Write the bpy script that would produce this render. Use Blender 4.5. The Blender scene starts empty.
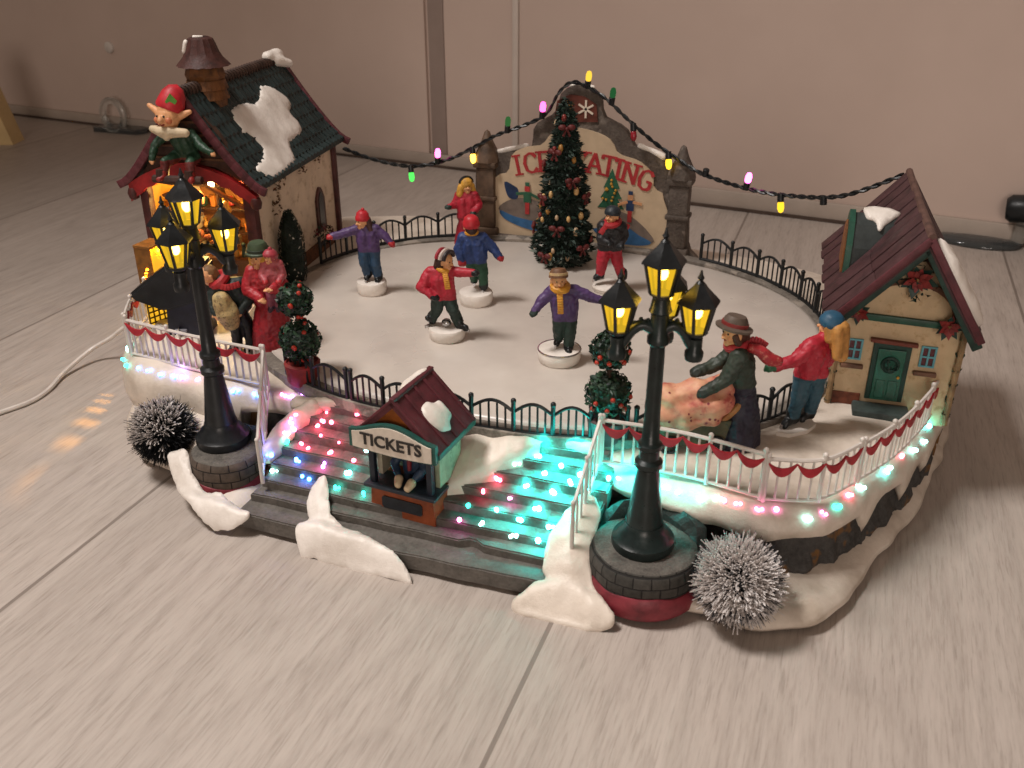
import bpy, bmesh, math, random
import numpy as np
from mathutils import Vector, Matrix, noise
random.seed(7)
S = bpy.context.scene
COL = S.collection
PI = math.pi
R = math.radians
UNIT = 0.01            # the script is written in centimetres; everything is scaled to metres at the end

# ------------------------------------------------------------------ materials
def lin(h):
    h = h.lstrip('#'); c = [int(h[i:i+2], 16)/255 for i in (0, 2, 4)]
    return tuple(x/12.92 if x <= .04045 else ((x+.055)/1.055)**2.4 for x in c)
def nodes(name):
    m = bpy.data.materials.new(name); m.use_nodes = True
    nt = m.node_tree; nt.nodes.clear()
    o = nt.nodes.new('ShaderNodeOutputMaterial')
    return m, nt, o
def coords(nt, sc=(1, 1, 1), kind='Object'):
    t = nt.nodes.new('ShaderNodeTexCoord'); mp = nt.nodes.new('ShaderNodeMapping')
    mp.inputs['Scale'].default_value = tuple(100*s for s in sc)
    nt.links.new(t.outputs[kind], mp.inputs['Vector']); return mp.outputs['Vector']
def ntex(nt, vec, scale, detail=4, rough=.6):
    n = nt.nodes.new('ShaderNodeTexNoise'); n.inputs['Scale'].default_value = scale
    n.inputs['Detail'].default_value = detail; n.inputs['Roughness'].default_value = rough
    nt.links.new(vec, n.inputs['Vector']); return n.outputs['Fac']
def ramp(nt, fac, stops):
    r = nt.nodes.new('ShaderNodeValToRGB')
    while len(r.color_ramp.elements) > 1: r.color_ramp.elements.remove(r.color_ramp.elements[-1])
    for i, (p, c) in enumerate(stops):
        e = r.color_ramp.elements[0] if i == 0 else r.color_ramp.elements.new(p)
        e.position = p; e.color = (c[0], c[1], c[2], 1)
    nt.links.new(fac, r.inputs['Fac']); return r.outputs['Color']
def mixc(nt, fac, a, b, mode='MIX'):
    x = nt.nodes.new('ShaderNodeMix'); x.data_type = 'RGBA'; x.blend_type = mode
    for s, v in ((x.inputs[0], fac), (x.inputs[6], a), (x.inputs[7], b)):
        if hasattr(v, 'node'): nt.links.new(v, s)
        elif isinstance(v, (int, float)): s.default_value = v
        else: s.default_value = (v[0], v[1], v[2], 1)
    return x.outputs[2]
def math_n(nt, op, a, b=0.0):
    x = nt.nodes.new('ShaderNodeMath'); x.operation = op
    for s, v in ((x.inputs[0], a), (x.inputs[1], b)):
        if hasattr(v, 'node'): nt.links.new(v, s)
        else: s.default_value = v
    return x.outputs[0]
def bump(nt, h, strength, dist=.05):
    b = nt.nodes.new('ShaderNodeBump'); b.inputs['Strength'].default_value = strength
    b.inputs['Distance'].default_value = dist*UNIT
    nt.links.new(h, b.inputs['Height']); return b.outputs['Normal']
def principled(nt, o, col, rough, nrm=None, **kw):
    p = nt.nodes.new('ShaderNodeBsdfPrincipled')
    if hasattr(col, 'node'): nt.links.new(col, p.inputs['Base Color'])
    else: p.inputs['Base Color'].default_value = (*col[:3], 1)
    if hasattr(rough, 'node'): nt.links.new(rough, p.inputs['Roughness'])
    else: p.inputs['Roughness'].default_value = rough
    if nrm is not None: nt.links.new(nrm, p.inputs['Normal'])
    for k, v in kw.items(): p.inputs[k.replace('_', ' ')].default_value = v
    nt.links.new(p.outputs[0], o.inputs['Surface']); return p
MATS = {}
def paint(hexc, rough=.5, var=.22, scale=1.6, bmp=.25, dirt=None, spec=.4):
    """hand painted resin: uneven pigment, a worn second tone, a slightly lumpy surface"""
    key = (hexc, rough, var, scale, bmp, dirt)
    if key in MATS: return MATS[key]
    m, nt, o = nodes('paint_'+hexc.strip('#'))
    c = lin(hexc); v = coords(nt)
    n1 = ntex(nt, v, scale, 5); n2 = ntex(nt, v, scale*5, 3)
    dk = tuple(x*(1-var*1.6) for x in c); lt = tuple(min(1, x*(1+var*.8)+.004) for x in c)
    col = ramp(nt, n1, [(.3, dk), (.52, c), (.72, lt)])
    if dirt:
        col = mixc(nt, ramp(nt, ntex(nt, v, scale*1.9, 6, .7), [(.54, (0, 0, 0)), (.66, (1, 1, 1))]), col, lin(dirt))
    ro = math_n(nt, 'ADD', math_n(nt, 'MULTIPLY', n2, .3), rough-.15)
    principled(nt, o, col, ro, bump(nt, n2, bmp, .04), Specular_IOR_Level=spec)
    MATS[key] = m; return m
def emit(name, c, s):
    m, nt, o = nodes(name); e = nt.nodes.new('ShaderNodeEmission')
    e.inputs['Color'].default_value = (*c, 1); e.inputs['Strength'].default_value = s
    nt.links.new(e.outputs[0], o.inputs['Surface']); return m
def glow_pane(name, c, s, mixv=.5):
    """yellow lantern plastic: lets the lamp behind it show and glows itself"""
    m, nt, o = nodes(name)
    e = nt.nodes.new('ShaderNodeEmission'); e.inputs['Color'].default_value = (*c, 1); e.inputs['Strength'].default_value = s
    t = nt.nodes.new('ShaderNodeBsdfTransparent'); t.inputs['Color'].default_value = (1, .8, .3, 1)
    x = nt.nodes.new('ShaderNodeMixShader'); x.inputs[0].default_value = mixv
    nt.links.new(t.outputs[0], x.inputs[1]); nt.links.new(e.outputs[0], x.inputs[2])
    nt.links.new(x.outputs[0], o.inputs['Surface']); return m
def snow_mat(name='snow_paint', base='#cdbfae', lo='#a89a88', speck='#57493c', glit=True):
    m, nt, o = nodes(name); v = coords(nt)
    n1 = ntex(nt, v, .35, 6, .6); n2 = ntex(nt, v, 4, 4); n3 = ntex(nt, v, 2.2, 6, .8)
    col = ramp(nt, n1, [(.33, lin(lo)), (.55, lin(base)), (.75, tuple(min(.9, x*1.12) for x in lin(base)))])
    col = mixc(nt, ramp(nt, n3, [(.7, (0, 0, 0)), (.76, (.75, .75, .75))]), col, lin(speck))
    g = nt.nodes.new('ShaderNodeTexVoronoi'); g.inputs['Scale'].default_value = 9; nt.links.new(v, g.inputs['Vector'])
    ro = math_n(nt, 'ADD', math_n(nt, 'MULTIPLY', n2, .35), .25)
    n4 = ntex(nt, v, 14, 3, .7)
    h = math_n(nt, 'ADD', math_n(nt, 'ADD', math_n(nt, 'MULTIPLY', n2, .6), math_n(nt, 'MULTIPLY', n4, .35)), math_n(nt, 'MULTIPLY', n1, 1.2))
    principled(nt, o, col, ro, bump(nt, h, .6, .07), Specular_IOR_Level=.5)
    return m
def stone_mat(name, a, b, c2=None, scale=1.2, rough=.7, bm=.6):
    m, nt, o = nodes(name); v = coords(nt)
    n1 = ntex(nt, v, scale, 7, .65); n2 = ntex(nt, v, scale*6, 4)
    col = ramp(nt, n1, [(.34, lin(a)), (.64, lin(b))])
    if c2: col = mixc(nt, ramp(nt, ntex(nt, v, .55, 3), [(.55, (0, 0, 0)), (.6, (1, 1, 1))]), col, lin(c2))
    col = mixc(nt, .35, col, ramp(nt, n2, [(.3, lin(a)), (.75, tuple(min(1, 1.35*x) for x in lin(b)))]))
    principled(nt, o, col, rough, bump(nt, math_n(nt, 'ADD', n2, n1), bm, .07), Specular_IOR_Level=.3)
    return m
def brick_mat(name, a, b, mortar, w=1.0, h=.42, rough=.75, cyl=False):
    m, nt, o = nodes(name)
    tc = nt.nodes.new('ShaderNodeTexCoord'); mp = nt.nodes.new('ShaderNodeMapping')
    nt.links.new(tc.outputs['UV'], mp.inputs['Vector'])
    br = nt.nodes.new('ShaderNodeTexBrick'); nt.links.new(mp.outputs['Vector'], br.inputs['Vector'])
    br.inputs['Scale'].default_value = 1; br.inputs['Brick Width'].default_value = w; br.inputs['Row Height'].default_value = h
    br.inputs['Mortar Size'].default_value = .035; br.inputs['Mortar Smooth'].default_value = .5
    br.inputs['Color1'].default_value = (*lin(a), 1); br.inputs['Color2'].default_value = (*lin(b), 1); br.inputs['Mortar'].default_value = (*lin(mortar), 1)
    v = coords(nt); n = ntex(nt, v, 3, 5)
    col = mixc(nt, .6, br.outputs['Color'], ramp(nt, n, [(.3, (.3, .3, .3)), (.7, (1.2, 1.2, 1.2))]), 'MULTIPLY')
    hh = math_n(nt, 'SUBTRACT', math_n(nt, 'MULTIPLY', n, .4), br.outputs['Fac'])
    principled(nt, o, col, rough, bump(nt, hh, .9, .08), Specular_IOR_Level=.3); return m
def laminate_mat():
    m, nt, o = nodes('oak_laminate')
    t = nt.nodes.new('ShaderNodeTexCoord'); mp = nt.nodes.new('ShaderNodeMapping'); mp.inputs['Scale'].default_value = (100, 100, 100)
    nt.links.new(t.outputs['Object'], mp.inputs['Vector'])
    sx = nt.nodes.new('ShaderNodeSeparateXYZ'); nt.links.new(mp.outputs[0], sx.inputs[0])
    W = 23.3
    px = math_n(nt, 'DIVIDE', math_n(nt, 'SUBTRACT', sx.outputs[0], 7.3), W)
    idx = math_n(nt, 'FLOOR', px); fr = math_n(nt, 'FRACT', px)
    wn = nt.nodes.new('ShaderNodeTexWhiteNoise'); wn.noise_dimensions = '1D'; nt.links.new(math_n(nt, 'ADD', idx, 17.37), wn.inputs['W'])
    # each plank shifts the wood by its own amount
    cb = nt.nodes.new('ShaderNodeCombineXYZ')
    nt.links.new(math_n(nt, 'ADD', sx.outputs[0], math_n(nt, 'MULTIPLY', wn.outputs['Value'], 37.0)), cb.inputs[0])
    nt.links.new(math_n(nt, 'ADD', sx.outputs[1], math_n(nt, 'MULTIPLY', wn.outputs['Value'], 220.0)), cb.inputs[1])
    nt.links.new(wn.outputs['Value'], cb.inputs[2])
    def mapped(sc):
        q = nt.nodes.new('ShaderNodeMapping'); q.inputs['Scale'].default_value = sc; nt.links.new(cb.outputs[0], q.inputs['Vector']); return q.outputs[0]
    fine = ntex(nt, mapped((7, .55, 1)), 1, 5, .7)
    mid = ntex(nt, mapped((1.6, .05, 1)), 1, 4, .6)
    big = ntex(nt, mapped((.16, .012, 1)), 1, 3, .5)
    # cathedral grain: contour lines of a stretched noise field
    f = ntex(nt, mapped((.085, .016, 1)), 1, 2, .45)
    tex = math_n(nt, 'ADD', math_n(nt, 'MULTIPLY', f, 22.0), math_n(nt, 'MULTIPLY', fine, .4))
    ring = math_n(nt, 'FRACT', tex)
    pore = ramp(nt, ntex(nt, mapped((8.5, .5, 1)), 1, 3, .6), [(.34, (.62, .60, .58)), (.44, (1, 1, 1)), (.62, (1, 1, 1)), (.7, (1.09, 1.08, 1.07))])
    col = ramp(nt, fine, [(.28, lin('#9a8f86')), (.5, lin('#b0a59c')), (.74, lin('#bbb0a7'))])
    col = mixc(nt, .35, col, ramp(nt, mid, [(.3, lin('#9d9289')), (.7, lin('#bab0a7'))]))
    col = mixc(nt, .3, col, ramp(nt, ring, [(0, (.72, .71, .70)), (.18, (.80, .79, .79)), (.34, (.95, .95, .95)), (.45, (1, 1, 1)), (.8, (1.0, 1.0, 1.0)), (1, (.88, .87, .86))]), 'MULTIPLY')
    col = mixc(nt, .3, col, ramp(nt, big, [(.3, (.82, .8, .78)), (.7, (1.08, 1.07, 1.06))]), 'MULTIPLY')
    col = mixc(nt, .42, col, pore, 'MULTIPLY')
    tone = math_n(nt, 'ADD', math_n(nt, 'MULTIPLY', wn.outputs['Value'], .22), .86)
    tc = nt.nodes.new('ShaderNodeCombineXYZ')
    for i in range(3): nt.links.new(tone, tc.inputs[i])
    col = mixc(nt, 1.0, col, tc.outputs[0], 'MULTIPLY')
    edge = math_n(nt, 'LESS_THAN', math_n(nt, 'MINIMUM', fr, math_n(nt, 'SUBTRACT', 1.0, fr)), .0045)
    col = mixc(nt, math_n(nt, 'MULTIPLY', edge, .6), col, lin('#564a41'))
    ro = math_n(nt, 'ADD', math_n(nt, 'MULTIPLY', fine, .25), .32)
    hh = math_n(nt, 'SUBTRACT', math_n(nt, 'ADD', fine, math_n(nt, 'MULTIPLY', ring, .3)), math_n(nt, 'MULTIPLY', edge, 3.0))
    principled(nt, o, col, ro, bump(nt, hh, .25, .03), Specular_IOR_Level=.35)
    return m

# ------------------------------------------------------------------ mesh helpers
def obj(name, bm, m=None, parent=None, smooth=False, loc=None):
    me = bpy.data.meshes.new(name); bmesh.ops.recalc_face_normals(bm, faces=bm.faces) if not getattr(bm, 'norecalc', False) else None
    bm.to_mesh(me); bm.free()
    return objm(name, me, m, parent, smooth, loc)
def objm(name, me, m=None, parent=None, smooth=False, loc=None):
    o = bpy.data.objects.new(name, me); COL.objects.link(o)
    if m is not None:
        for x in (m if isinstance(m, (list, tuple)) else [m]): me.materials.append(x)
    if parent: o.parent = parent
    if loc: o.location = loc
    if smooth:
        me.polygons.foreach_set('use_smooth', [True]*len(me.polygons))
        if smooth != 'all':
            try: me.set_sharp_from_angle(angle=R(42))
            except Exception: pass
    return o
def thing(name, label, cat, loc=(0, 0, 0), rz=0, group=None):
    o = bpy.data.objects.new(name, None); COL.objects.link(o); o.empty_display_size = .5
    o.location = loc; o.rotation_euler = (0, 0, rz); tag(o, label, cat, group); return o
def tag(o, label, cat, group=None, kind=None):
    o['label'] = label; o['category'] = cat
    if group: o['group'] = group
    if kind: o['kind'] = kind
    return o
def NB(): return bmesh.new()
def box(bm, x0, x1, y0, y1, z0, z1, mtx=None, bev=0, mi=0):
    vs = [bm.verts.new(p) for p in ((x0,y0,z0),(x1,y0,z0),(x1,y1,z0),(x0,y1,z0),(x0,y0,z1),(x1,y0,z1),(x1,y1,z1),(x0,y1,z1))]
    fs = [bm.faces.new([vs[i] for i in q]) for q in ((0,3,2,1),(4,5,6,7),(0,1,5,4),(1,2,6,5),(2,3,7,6),(3,0,4,7))]
    for f in fs: f.material_index = mi
    if mtx is not None:
        for v in vs: v.co = mtx @ v.co
    if bev:
        es = list({e for f in fs for e in f.edges}); bmesh.ops.bevel(bm, geom=es, offset=bev, segments=2, affect='EDGES', profile=.5)
    return vs
def beam(bm, a, b, w, h, up=(0, 0, 1), bev=0, mi=0):
    """box from a to b, w wide, h high"""
    a, b = Vector(a), Vector(b); d = b-a; L = d.length; d.normalize()
    s = d.cross(Vector(up)); s = s.normalized() if s.length > 1e-6 else Vector((1, 0, 0)); u = s.cross(d)
    M = Matrix((s, d, u)).transposed().to_4x4(); M.translation = a
    return box(bm, -w/2, w/2, 0, L, -h/2, h/2, M, bev, mi)
def frame_of(d):
    d = Vector(d).normalized(); t = Vector((0, 0, 1)) if abs(d.z) < .9 else Vector((1, 0, 0))
    s = d.cross(t).normalized(); return s, s.cross(d)
def tube(bm, pts, rad, n=8, cap=True, mi=0, closed=False):
    pts = [Vector(p) for p in pts]; rs = rad if isinstance(rad, (list, tuple)) else [rad]*len(pts)
    rings = []; ps = None
    for i, p in enumerate(pts):
        if closed: d = pts[(i+1) % len(pts)]-pts[i-1]
        else: d = pts[min(i+1, len(pts)-1)]-pts[max(i-1, 0)]
        if d.length < 1e-9: d = Vector((0, 0, 1))
        d.normalize()
        if ps is None: s, u = frame_of(d)
        else:
            s = ps-d*ps.dot(d)
            s = s.normalized() if s.length > 1e-6 else frame_of(d)[0]
            u = s.cross(d)
        ps = s
        rings.append([bm.verts.new(p+(s*math.cos(2*PI*k/n)+u*math.sin(2*PI*k/n))*rs[i]) for k in range(n)])
    m = len(rings)
    for i in range(m if closed else m-1):
        a, b = rings[i], rings[(i+1) % m]
        for k in range(n):
            f = bm.faces.new((a[k], a[(k+1) % n], b[(k+1) % n], b[k])); f.material_index = mi
    if cap and not closed:
        f = bm.faces.new(list(reversed(rings[0]))); f.material_index = mi
        f = bm.faces.new(rings[-1]); f.material_index = mi
def lathe(bm, prof, n=24, c=(0, 0, 0), mi=0, sx=1, sy=1, rot=0, axis=None, uvs=None):
    """prof: list of (radius, z)"""
    rings = []
    M = Matrix.Identity(3)
    if axis is not None: M = Vector((0, 0, 1)).rotation_difference(Vector(axis)).to_matrix()
    c = Vector(c)
    for r, z in prof:
        if r < 1e-6: rings.append([bm.verts.new(c+M @ Vector((0, 0, z)))])
        else: rings.append([bm.verts.new(c+M @ Vector((r*sx*math.cos(rot+2*PI*k/n), r*sy*math.sin(rot+2*PI*k/n), z))) for k in range(n)])
    for a, b in zip(rings, rings[1:]):
        for k in range(n):
            if len(a) == 1 and len(b) == 1: continue
            if len(a) == 1: f = bm.faces.new((a[0], b[k], b[(k+1) % n]))
            elif len(b) == 1: f = bm.faces.new((a[k], a[(k+1) % n], b[0]))
            else: f = bm.faces.new((a[k], a[(k+1) % n], b[(k+1) % n], b[k]))
            f.material_index = mi
    for rr, rev in ((rings[0], True), (rings[-1], False)):
        if len(rr) > 1:
            f = bm.faces.new(list(reversed(rr)) if rev else rr); f.material_index = mi
def ell(bm, c, r, n=12, m=8, mi=0, mtx=None):
    if not isinstance(r, (tuple, list)): r = (r, r, r)
    c = Vector(c); rings = []
    for i in range(m+1):
        t = PI*i/m
        if i in (0, m): P = [Vector((0, 0, math.cos(t)*r[2]))]
        else: P = [Vector((math.sin(t)*math.cos(2*PI*k/n)*r[0], math.sin(t)*math.sin(2*PI*k/n)*r[1], math.cos(t)*r[2])) for k in range(n)]
        rings.append([bm.verts.new(c+((mtx @ p) if mtx is not None else p)) for p in P])
    for a, b in zip(rings, rings[1:]):
        for k in range(n):
            if len(a) == 1: f = bm.faces.new((a[0], b[k], b[(k+1) % n]))
            elif len(b) == 1: f = bm.faces.new((a[k], b[0], a[(k+1) % n]))
            else: f = bm.faces.new((a[k], b[k], b[(k+1) % n], a[(k+1) % n]))
            f.material_index = mi
def prism(bm, poly, y0, y1, axis='y', mtx=None, mi=0):
    """poly in (x,z) extruded along y, or (x,y) extruded along z"""
    def P(p, t): return (p[0], t, p[1]) if axis == 'y' else ((p[0], p[1], t) if axis == 'z' else (t, p[0], p[1]))
    a = [bm.verts.new(P(p, y0)) for p in poly]; b = [bm.verts.new(P(p, y1)) for p in poly]
    if mtx is not None:
        for v in a+b: v.co = mtx @ v.co
    n = len(poly)
    fs = [bm.faces.new(a), bm.faces.new(list(reversed(b)))]+[bm.faces.new((a[i], b[i], b[(i+1) % n], a[(i+1) % n])) for i in range(n)]
    for f in fs: f.material_index = mi
    return fs
def catmull(P, N, closed=True):
    P = [Vector(p).to_3d() if len(p) == 2 else Vector(p) for p in P]; n = len(P); out = []
    segs = n if closed else n-1
    g = (lambda i: P[i % n]) if closed else (lambda i: P[max(0, min(n-1, i))])
    for i in range(segs):
        p0, p1, p2, p3 = g(i-1), g(i), g(i+1), g(i+2)
        for k in range(12):
            t = k/12; out.append(.5*((2*p1)+(p2-p0)*t+(2*p0-5*p1+4*p2-p3)*t*t+(3*p1-p0-3*p2+p3)*t**3))
    if not closed: out.append(P[-1])
    L = [0.]
    ring = out+[out[0]] if closed else out
    for a, b in zip(ring, ring[1:]): L.append(L[-1]+(b-a).length)
    res = []; j = 0
    M = N if closed else N-1
    for k in range(N):
        d = L[-1]*k/M
        while j < len(L)-2 and L[j+1] < d: j += 1
        t = (d-L[j])/max(1e-9, L[j+1]-L[j]); res.append(ring[j].lerp(ring[j+1], t))
    return res
def nz(x, y, z, s=1.0, seed=0.0): return noise.noise(Vector((x*s+seed, y*s-seed*.7, z*s+seed*.3)))
def evaluated(o):
    dg = bpy.context.evaluated_depsgraph_get(); dg.update()
    return bpy.data.meshes.new_from_object(o.evaluated_get(dg))
def remesh(bm, voxel, smooth=2, iters=1):
    me = bpy.data.meshes.new('tmp'); bmesh.ops.recalc_face_normals(bm, faces=bm.faces); bm.to_mesh(me); bm.free()
    o = bpy.data.objects.new('tmp', me); COL.objects.link(o)
    r = o.modifiers.new('r', 'REMESH'); r.mode = 'VOXEL'; r.voxel_size = voxel
    if smooth:
        s = o.modifiers.new('s', 'SMOOTH'); s.factor = .5; s.iterations = smooth
    out = evaluated(o); bpy.data.objects.remove(o); bpy.data.meshes.remove(me); return out
def displace(me, fn):
    co = [v.co.copy() for v in me.vertices]; no = [v.normal.copy() for v in me.vertices]; out = []
    for c, n_ in zip(co, no): out.extend(c+n_*fn(c))
    me.vertices.foreach_set('co', out); me.update()
def capsule(bm, a, b, ra, rb, n=10):
    a, b = Vector(a), Vector(b)
    ell(bm, a, ra, n, 6)
    if (b-a).length > 1e-4:
        ell(bm, b, rb, n, 6); tube(bm, [a, b], [ra, rb], n)
def blob(name, caps, m, parent, voxel=.07, smooth=2, lump=0, seed=0):
    bm = NB()
    for c in caps: capsule(bm, *c)
    me = remesh(bm, voxel, smooth)
    if lump:
        displace(me, lambda c: nz(*c, 1.1, seed)*lump+nz(*c, 3.0, seed)*lump*.35)
    return objm(name, me, m, parent, 'all')
def snow_pad(name, parent, place, L, thick, m=None, step=.22, rim=.22):
    """pad of snow: L is its outline in a flat (x, y) parameter plane, place(p, h) puts it on the slope"""
    from mathutils.geometry import delaunay_2d_cdt
    P = [Vector((p.x, p.y)) for p in L]; n = len(P); pts = list(P)
    x0, x1 = min(p.x for p in P), max(p.x for p in P); y0, y1 = min(p.y for p in P), max(p.y for p in P)
    A_ = np.array([tuple(p) for p in P]); B_ = np.roll(A_, -1, 0); AB = B_-A_; LL = (AB**2).sum(1)+1e-12
    def edge(q):
        d = np.array(q)-A_; t = np.clip((d*AB).sum(1)/LL, 0, 1)[:, None]; return float(np.sqrt(((d-t*AB)**2).sum(1).min()))
    y = y0; r_ = 0
    while y < y1:
        x = x0+(step/2 if r_ % 2 else 0)
        while x < x1:
            ins = False
            for i in range(n):
                a, c = P[i], P[i-1]
                if (a.y > y) != (c.y > y) and x < (c.x-a.x)*(y-a.y)/(c.y-a.y)+a.x: ins = not ins
            if ins and edge((x, y)) > step*.4: pts.append(Vector((x, y)))
            x += step
        y += step*.87; r_ += 1
    V, _, F_, *_r = delaunay_2d_cdt(pts, [], [list(range(n))], 1, 1e-5)
    b = NB(); vs = []; border = []
    for q in V:
        e = edge((q.x, q.y)); h = thick*(.35+.65*(1-math.exp(-(e/rim)**1.2)))+.07*thick/.3*nz(q.x, q.y, 0, 1.3)*min(1, e/rim)
        vs.append(b.verts.new(place(Vector((q.x, q.y, 0)), h)))
    for f in F_:
        try: b.faces.new([vs[i] for i in f])
        except ValueError: pass
    be = [e for e in b.edges if len(e.link_faces) == 1]
    dn = {}
    for e in be:
        for v in e.verts:
            if v not in dn: dn[v] = None
    idx = {v: i for i, v in enumerate(vs)}
    for v in dn: q = V[idx[v]]; dn[v] = b.verts.new(place(Vector((q.x, q.y, 0)), -.04))
    for e in be:
        u, w = e.verts; b.faces.new((u, w, dn[w], dn[u]))
    return obj(name, b, m or SNOW_W, parent, 'all')
def snow_patch(name, parent, O_, U_, D_, n_, poly, thick=.3, m=None, wob_=.05):
    L = catmull(poly, 90)
    L = [Vector((p.x+wob_*nz(p.x, p.y, 0, 2.2), p.y+wob_*nz(p.y, p.x, 5, 2.2), 0)) for p in L]
    return snow_pad(name, parent, lambda p, h: O_+U_*p.x+D_*p.y+n_*(h+.05), L, thick, m)
def leafy(bm, c, rfun, count, size, mi=(0,), seed=1, fl=.5):
    """small leaf-sized faces through a shell; rfun(dir)->radius"""
    rg = random.Random(seed); c = Vector(c)
    for _ in range(count):
        d = Vector((rg.gauss(0, 1), rg.gauss(0, 1), rg.gauss(0, 1))).normalized()
        p = c+d*rfun(d)*(1-.28*rg.random()**2)
        n = (d+Vector((rg.uniform(-1, 1), rg.uniform(-1, 1), rg.uniform(-1, 1)))*.8).normalized()
        s, u = frame_of(n); a = rg.uniform(0, 2*PI); s, u = s*math.cos(a)+u*math.sin(a), u*math.cos(a)-s*math.sin(a)
        z = size*rg.uniform(.7, 1.3)
        f = bm.faces.new([bm.verts.new(p+q) for q in (-s*z, u*z*fl+n*z*.2, s*z, -u*z*fl+n*z*.2)]); f.material_index = rg.choice(mi)
def text_bm(bm, s, size, M, depth=.05, bold=.0, mi=0):
    cu = bpy.data.curves.new('txt', 'FONT'); cu.body = s; cu.size = size; cu.extrude = depth; cu.offset = bold
    cu.align_x = 'CENTER'; cu.align_y = 'CENTER'; cu.resolution_u = 3
    o = bpy.data.objects.new('txt', cu); COL.objects.link(o); me = evaluated(o)
    bpy.data.objects.remove(o); bpy.data.curves.remove(cu)
    b2 = NB(); b2.from_mesh(me); bpy.data.meshes.remove(me); b2.transform(M)
    mp = {v: bm.verts.new(v.co) for v in b2.verts}
    for f in b2.faces:
        try: bm.faces.new([mp[v] for v in f.verts]).material_index = mi
        except ValueError: pass
    b2.free()

# ------------------------------------------------------------------ palette
SNOW = snow_mat('snow_paint', '#d6cabc', '#b5a797'); SNOW_W = snow_mat('snow_bright', '#e4dcd3', '#cbc1b6', '#9a8e82')
ICE_M = None
BLACK = paint('#16191b', .38, .3, 1.5, .15)
BLACKGREEN = paint('#14201f', .33, .3, 1.5, .15)
WHITEPL = paint('#cfc7bf', .4, .08, 1, .05)
RED = paint('#b3202b', .5, .2); MAROON = paint('#54242a', .6, .3, 1.2, .4)
SKIN = paint('#d39a6c', .5, .12); GOLD = paint('#cf9a3a', .45, .2)
STEEL, _nt, _o = nodes('steel'); principled(_nt, _o, (.55, .55, .56), .25, Metallic=1.0)

# ------------------------------------------------------------------ setting: floor and wall
bm = NB(); vs = [bm.verts.new(p) for p in ((-220, -120, 0), (260, -120, 0), (260, 110, 0), (-220, 110, 0))]; bm.faces.new(vs)
floor = obj('floor', bm, laminate_mat()); floor['kind'] = 'structure'
WALLM, nt, o_ = nodes('painted_wall'); v_ = coords(nt)
principled(nt, o_, ramp(nt, ntex(nt, v_, .05, 4), [(.3, lin('#c0aca0')), (.7, lin('#cab6aa'))]), .55, bump(nt, ntex(nt, v_, 3, 4), .12, .03), Specular_IOR_Level=.3)
wa = Vector((-103.43, 77.21, 0)); wt = Vector((.9953, -.0971, 0)); wn = Vector((.0971, .9953, 0))
WM = Matrix((wt, wn, Vector((0, 0, 1)))).transposed().to_4x4(); WM.translation = wa
bm = NB()
box(bm, -160, 72.3, .0, 4, 0, 90, WM); box(bm, 74.9, 84.5, 0, 4, 0, 90, WM); box(bm, 72.31, 74.89, .45, 4, 0, 90, WM)
box(bm, 85.31, 300, -2.4, 4, 0, 90, WM, .1)
wall = obj('wall', bm, WALLM, None, True); wall['kind'] = 'structure'
bm = NB(); box(bm, 72.6, 74.6, .28, .449, 0, 90, WM, .05); strip_ = obj('wall_light_shade_strip', bm, paint('#94837a', .5, .05, .3, .05)); strip_['kind'] = 'structure'  # shade of the wall recess put into a darker strip colour
bm = NB(); box(bm, 84.45, 85.3, -2.6, -.003, 0, 90, WM, .35); strip_ = obj('wall_light_shade_strip', bm, paint('#cbbfb5', .4, .04, .3, .05), None, True); strip_['kind'] = 'structure'  # brightness of the lit panel edge put into a paler bead colour
bm = NB(); box(bm, -160, 84.4, -.55, -.003, .0, 1.5, WM, .12); box(bm, 85.32, 300, -2.9, -2.403, 0, 1.9, WM, .12)
sk = obj('skirting', bm, paint('#a89a8e', .5, .06, .3, .05), None, True); sk['kind'] = 'structure'
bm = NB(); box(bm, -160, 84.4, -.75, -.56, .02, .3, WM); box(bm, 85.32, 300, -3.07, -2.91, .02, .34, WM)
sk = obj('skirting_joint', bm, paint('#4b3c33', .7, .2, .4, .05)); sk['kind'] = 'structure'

# ------------------------------------------------------------------ the village base
vb = thing('display_base', 'snow-covered oval base of the village with grey front steps and ice rink', 'display base')
OUT = [(-8.9,-.7),(-11,-1.0),(-13.2,-.1),(-15.4,1.7),(-17.5,2.2),(-19.6,3.3),(-21.6,5.2),(-24.2,9),(-26.4,14),(-28,22),(-28,30),(-24.5,36.5),(-14,39.5),(0,39),(10,38),(18,35),(23,30),(24.3,24),(23.8,18),(22.9,14),(22.2,11),(20.9,7.6),(19.9,4.8),(19,2.3),(17.7,.75),(16.3,.05),(14.8,-.15),(13.2,.1),(10.8,-.4),(8.6,-.9),(5.6,-.9),(0,-.75),(-5,-.7)]
LED = [(-9.4,5.05),(-11,5.1),(-14.2,4.7),(-17.5,4.9),(-20.6,5.3),(-23.0,7.0),(-24.6,10.2),(-26.2,15),(-27.6,22),(-27.6,30),(-24,36),(-14,39),(0,38.5),(10,37.5),(18,34.4),(22.6,29.5),(23.9,24),(23.5,18),(22.7,14),(21.7,11),(20.3,7.9),(19.0,5.4),(17.4,3.5),(15.6,2.9),(13.3,3.1),(11.2,3.4),(9.0,3.9),(7.2,4.6),(5.8,5.0),(0,5.1),(-5,5.1)]
N = 420
OUTP = catmull(OUT, N); LEDP = catmull(LED, N)
def inset(P, d):
    res = []
    for i, p in enumerate(P):
        a, b = P[i-4], P[(i+4) % len(P)]; t = (b-a).normalized(); n = Vector((-t.y, t.x, 0))
        dd = d(i, p) if callable(d) else d
        res.append(p+n*dd)
    return res
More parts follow.
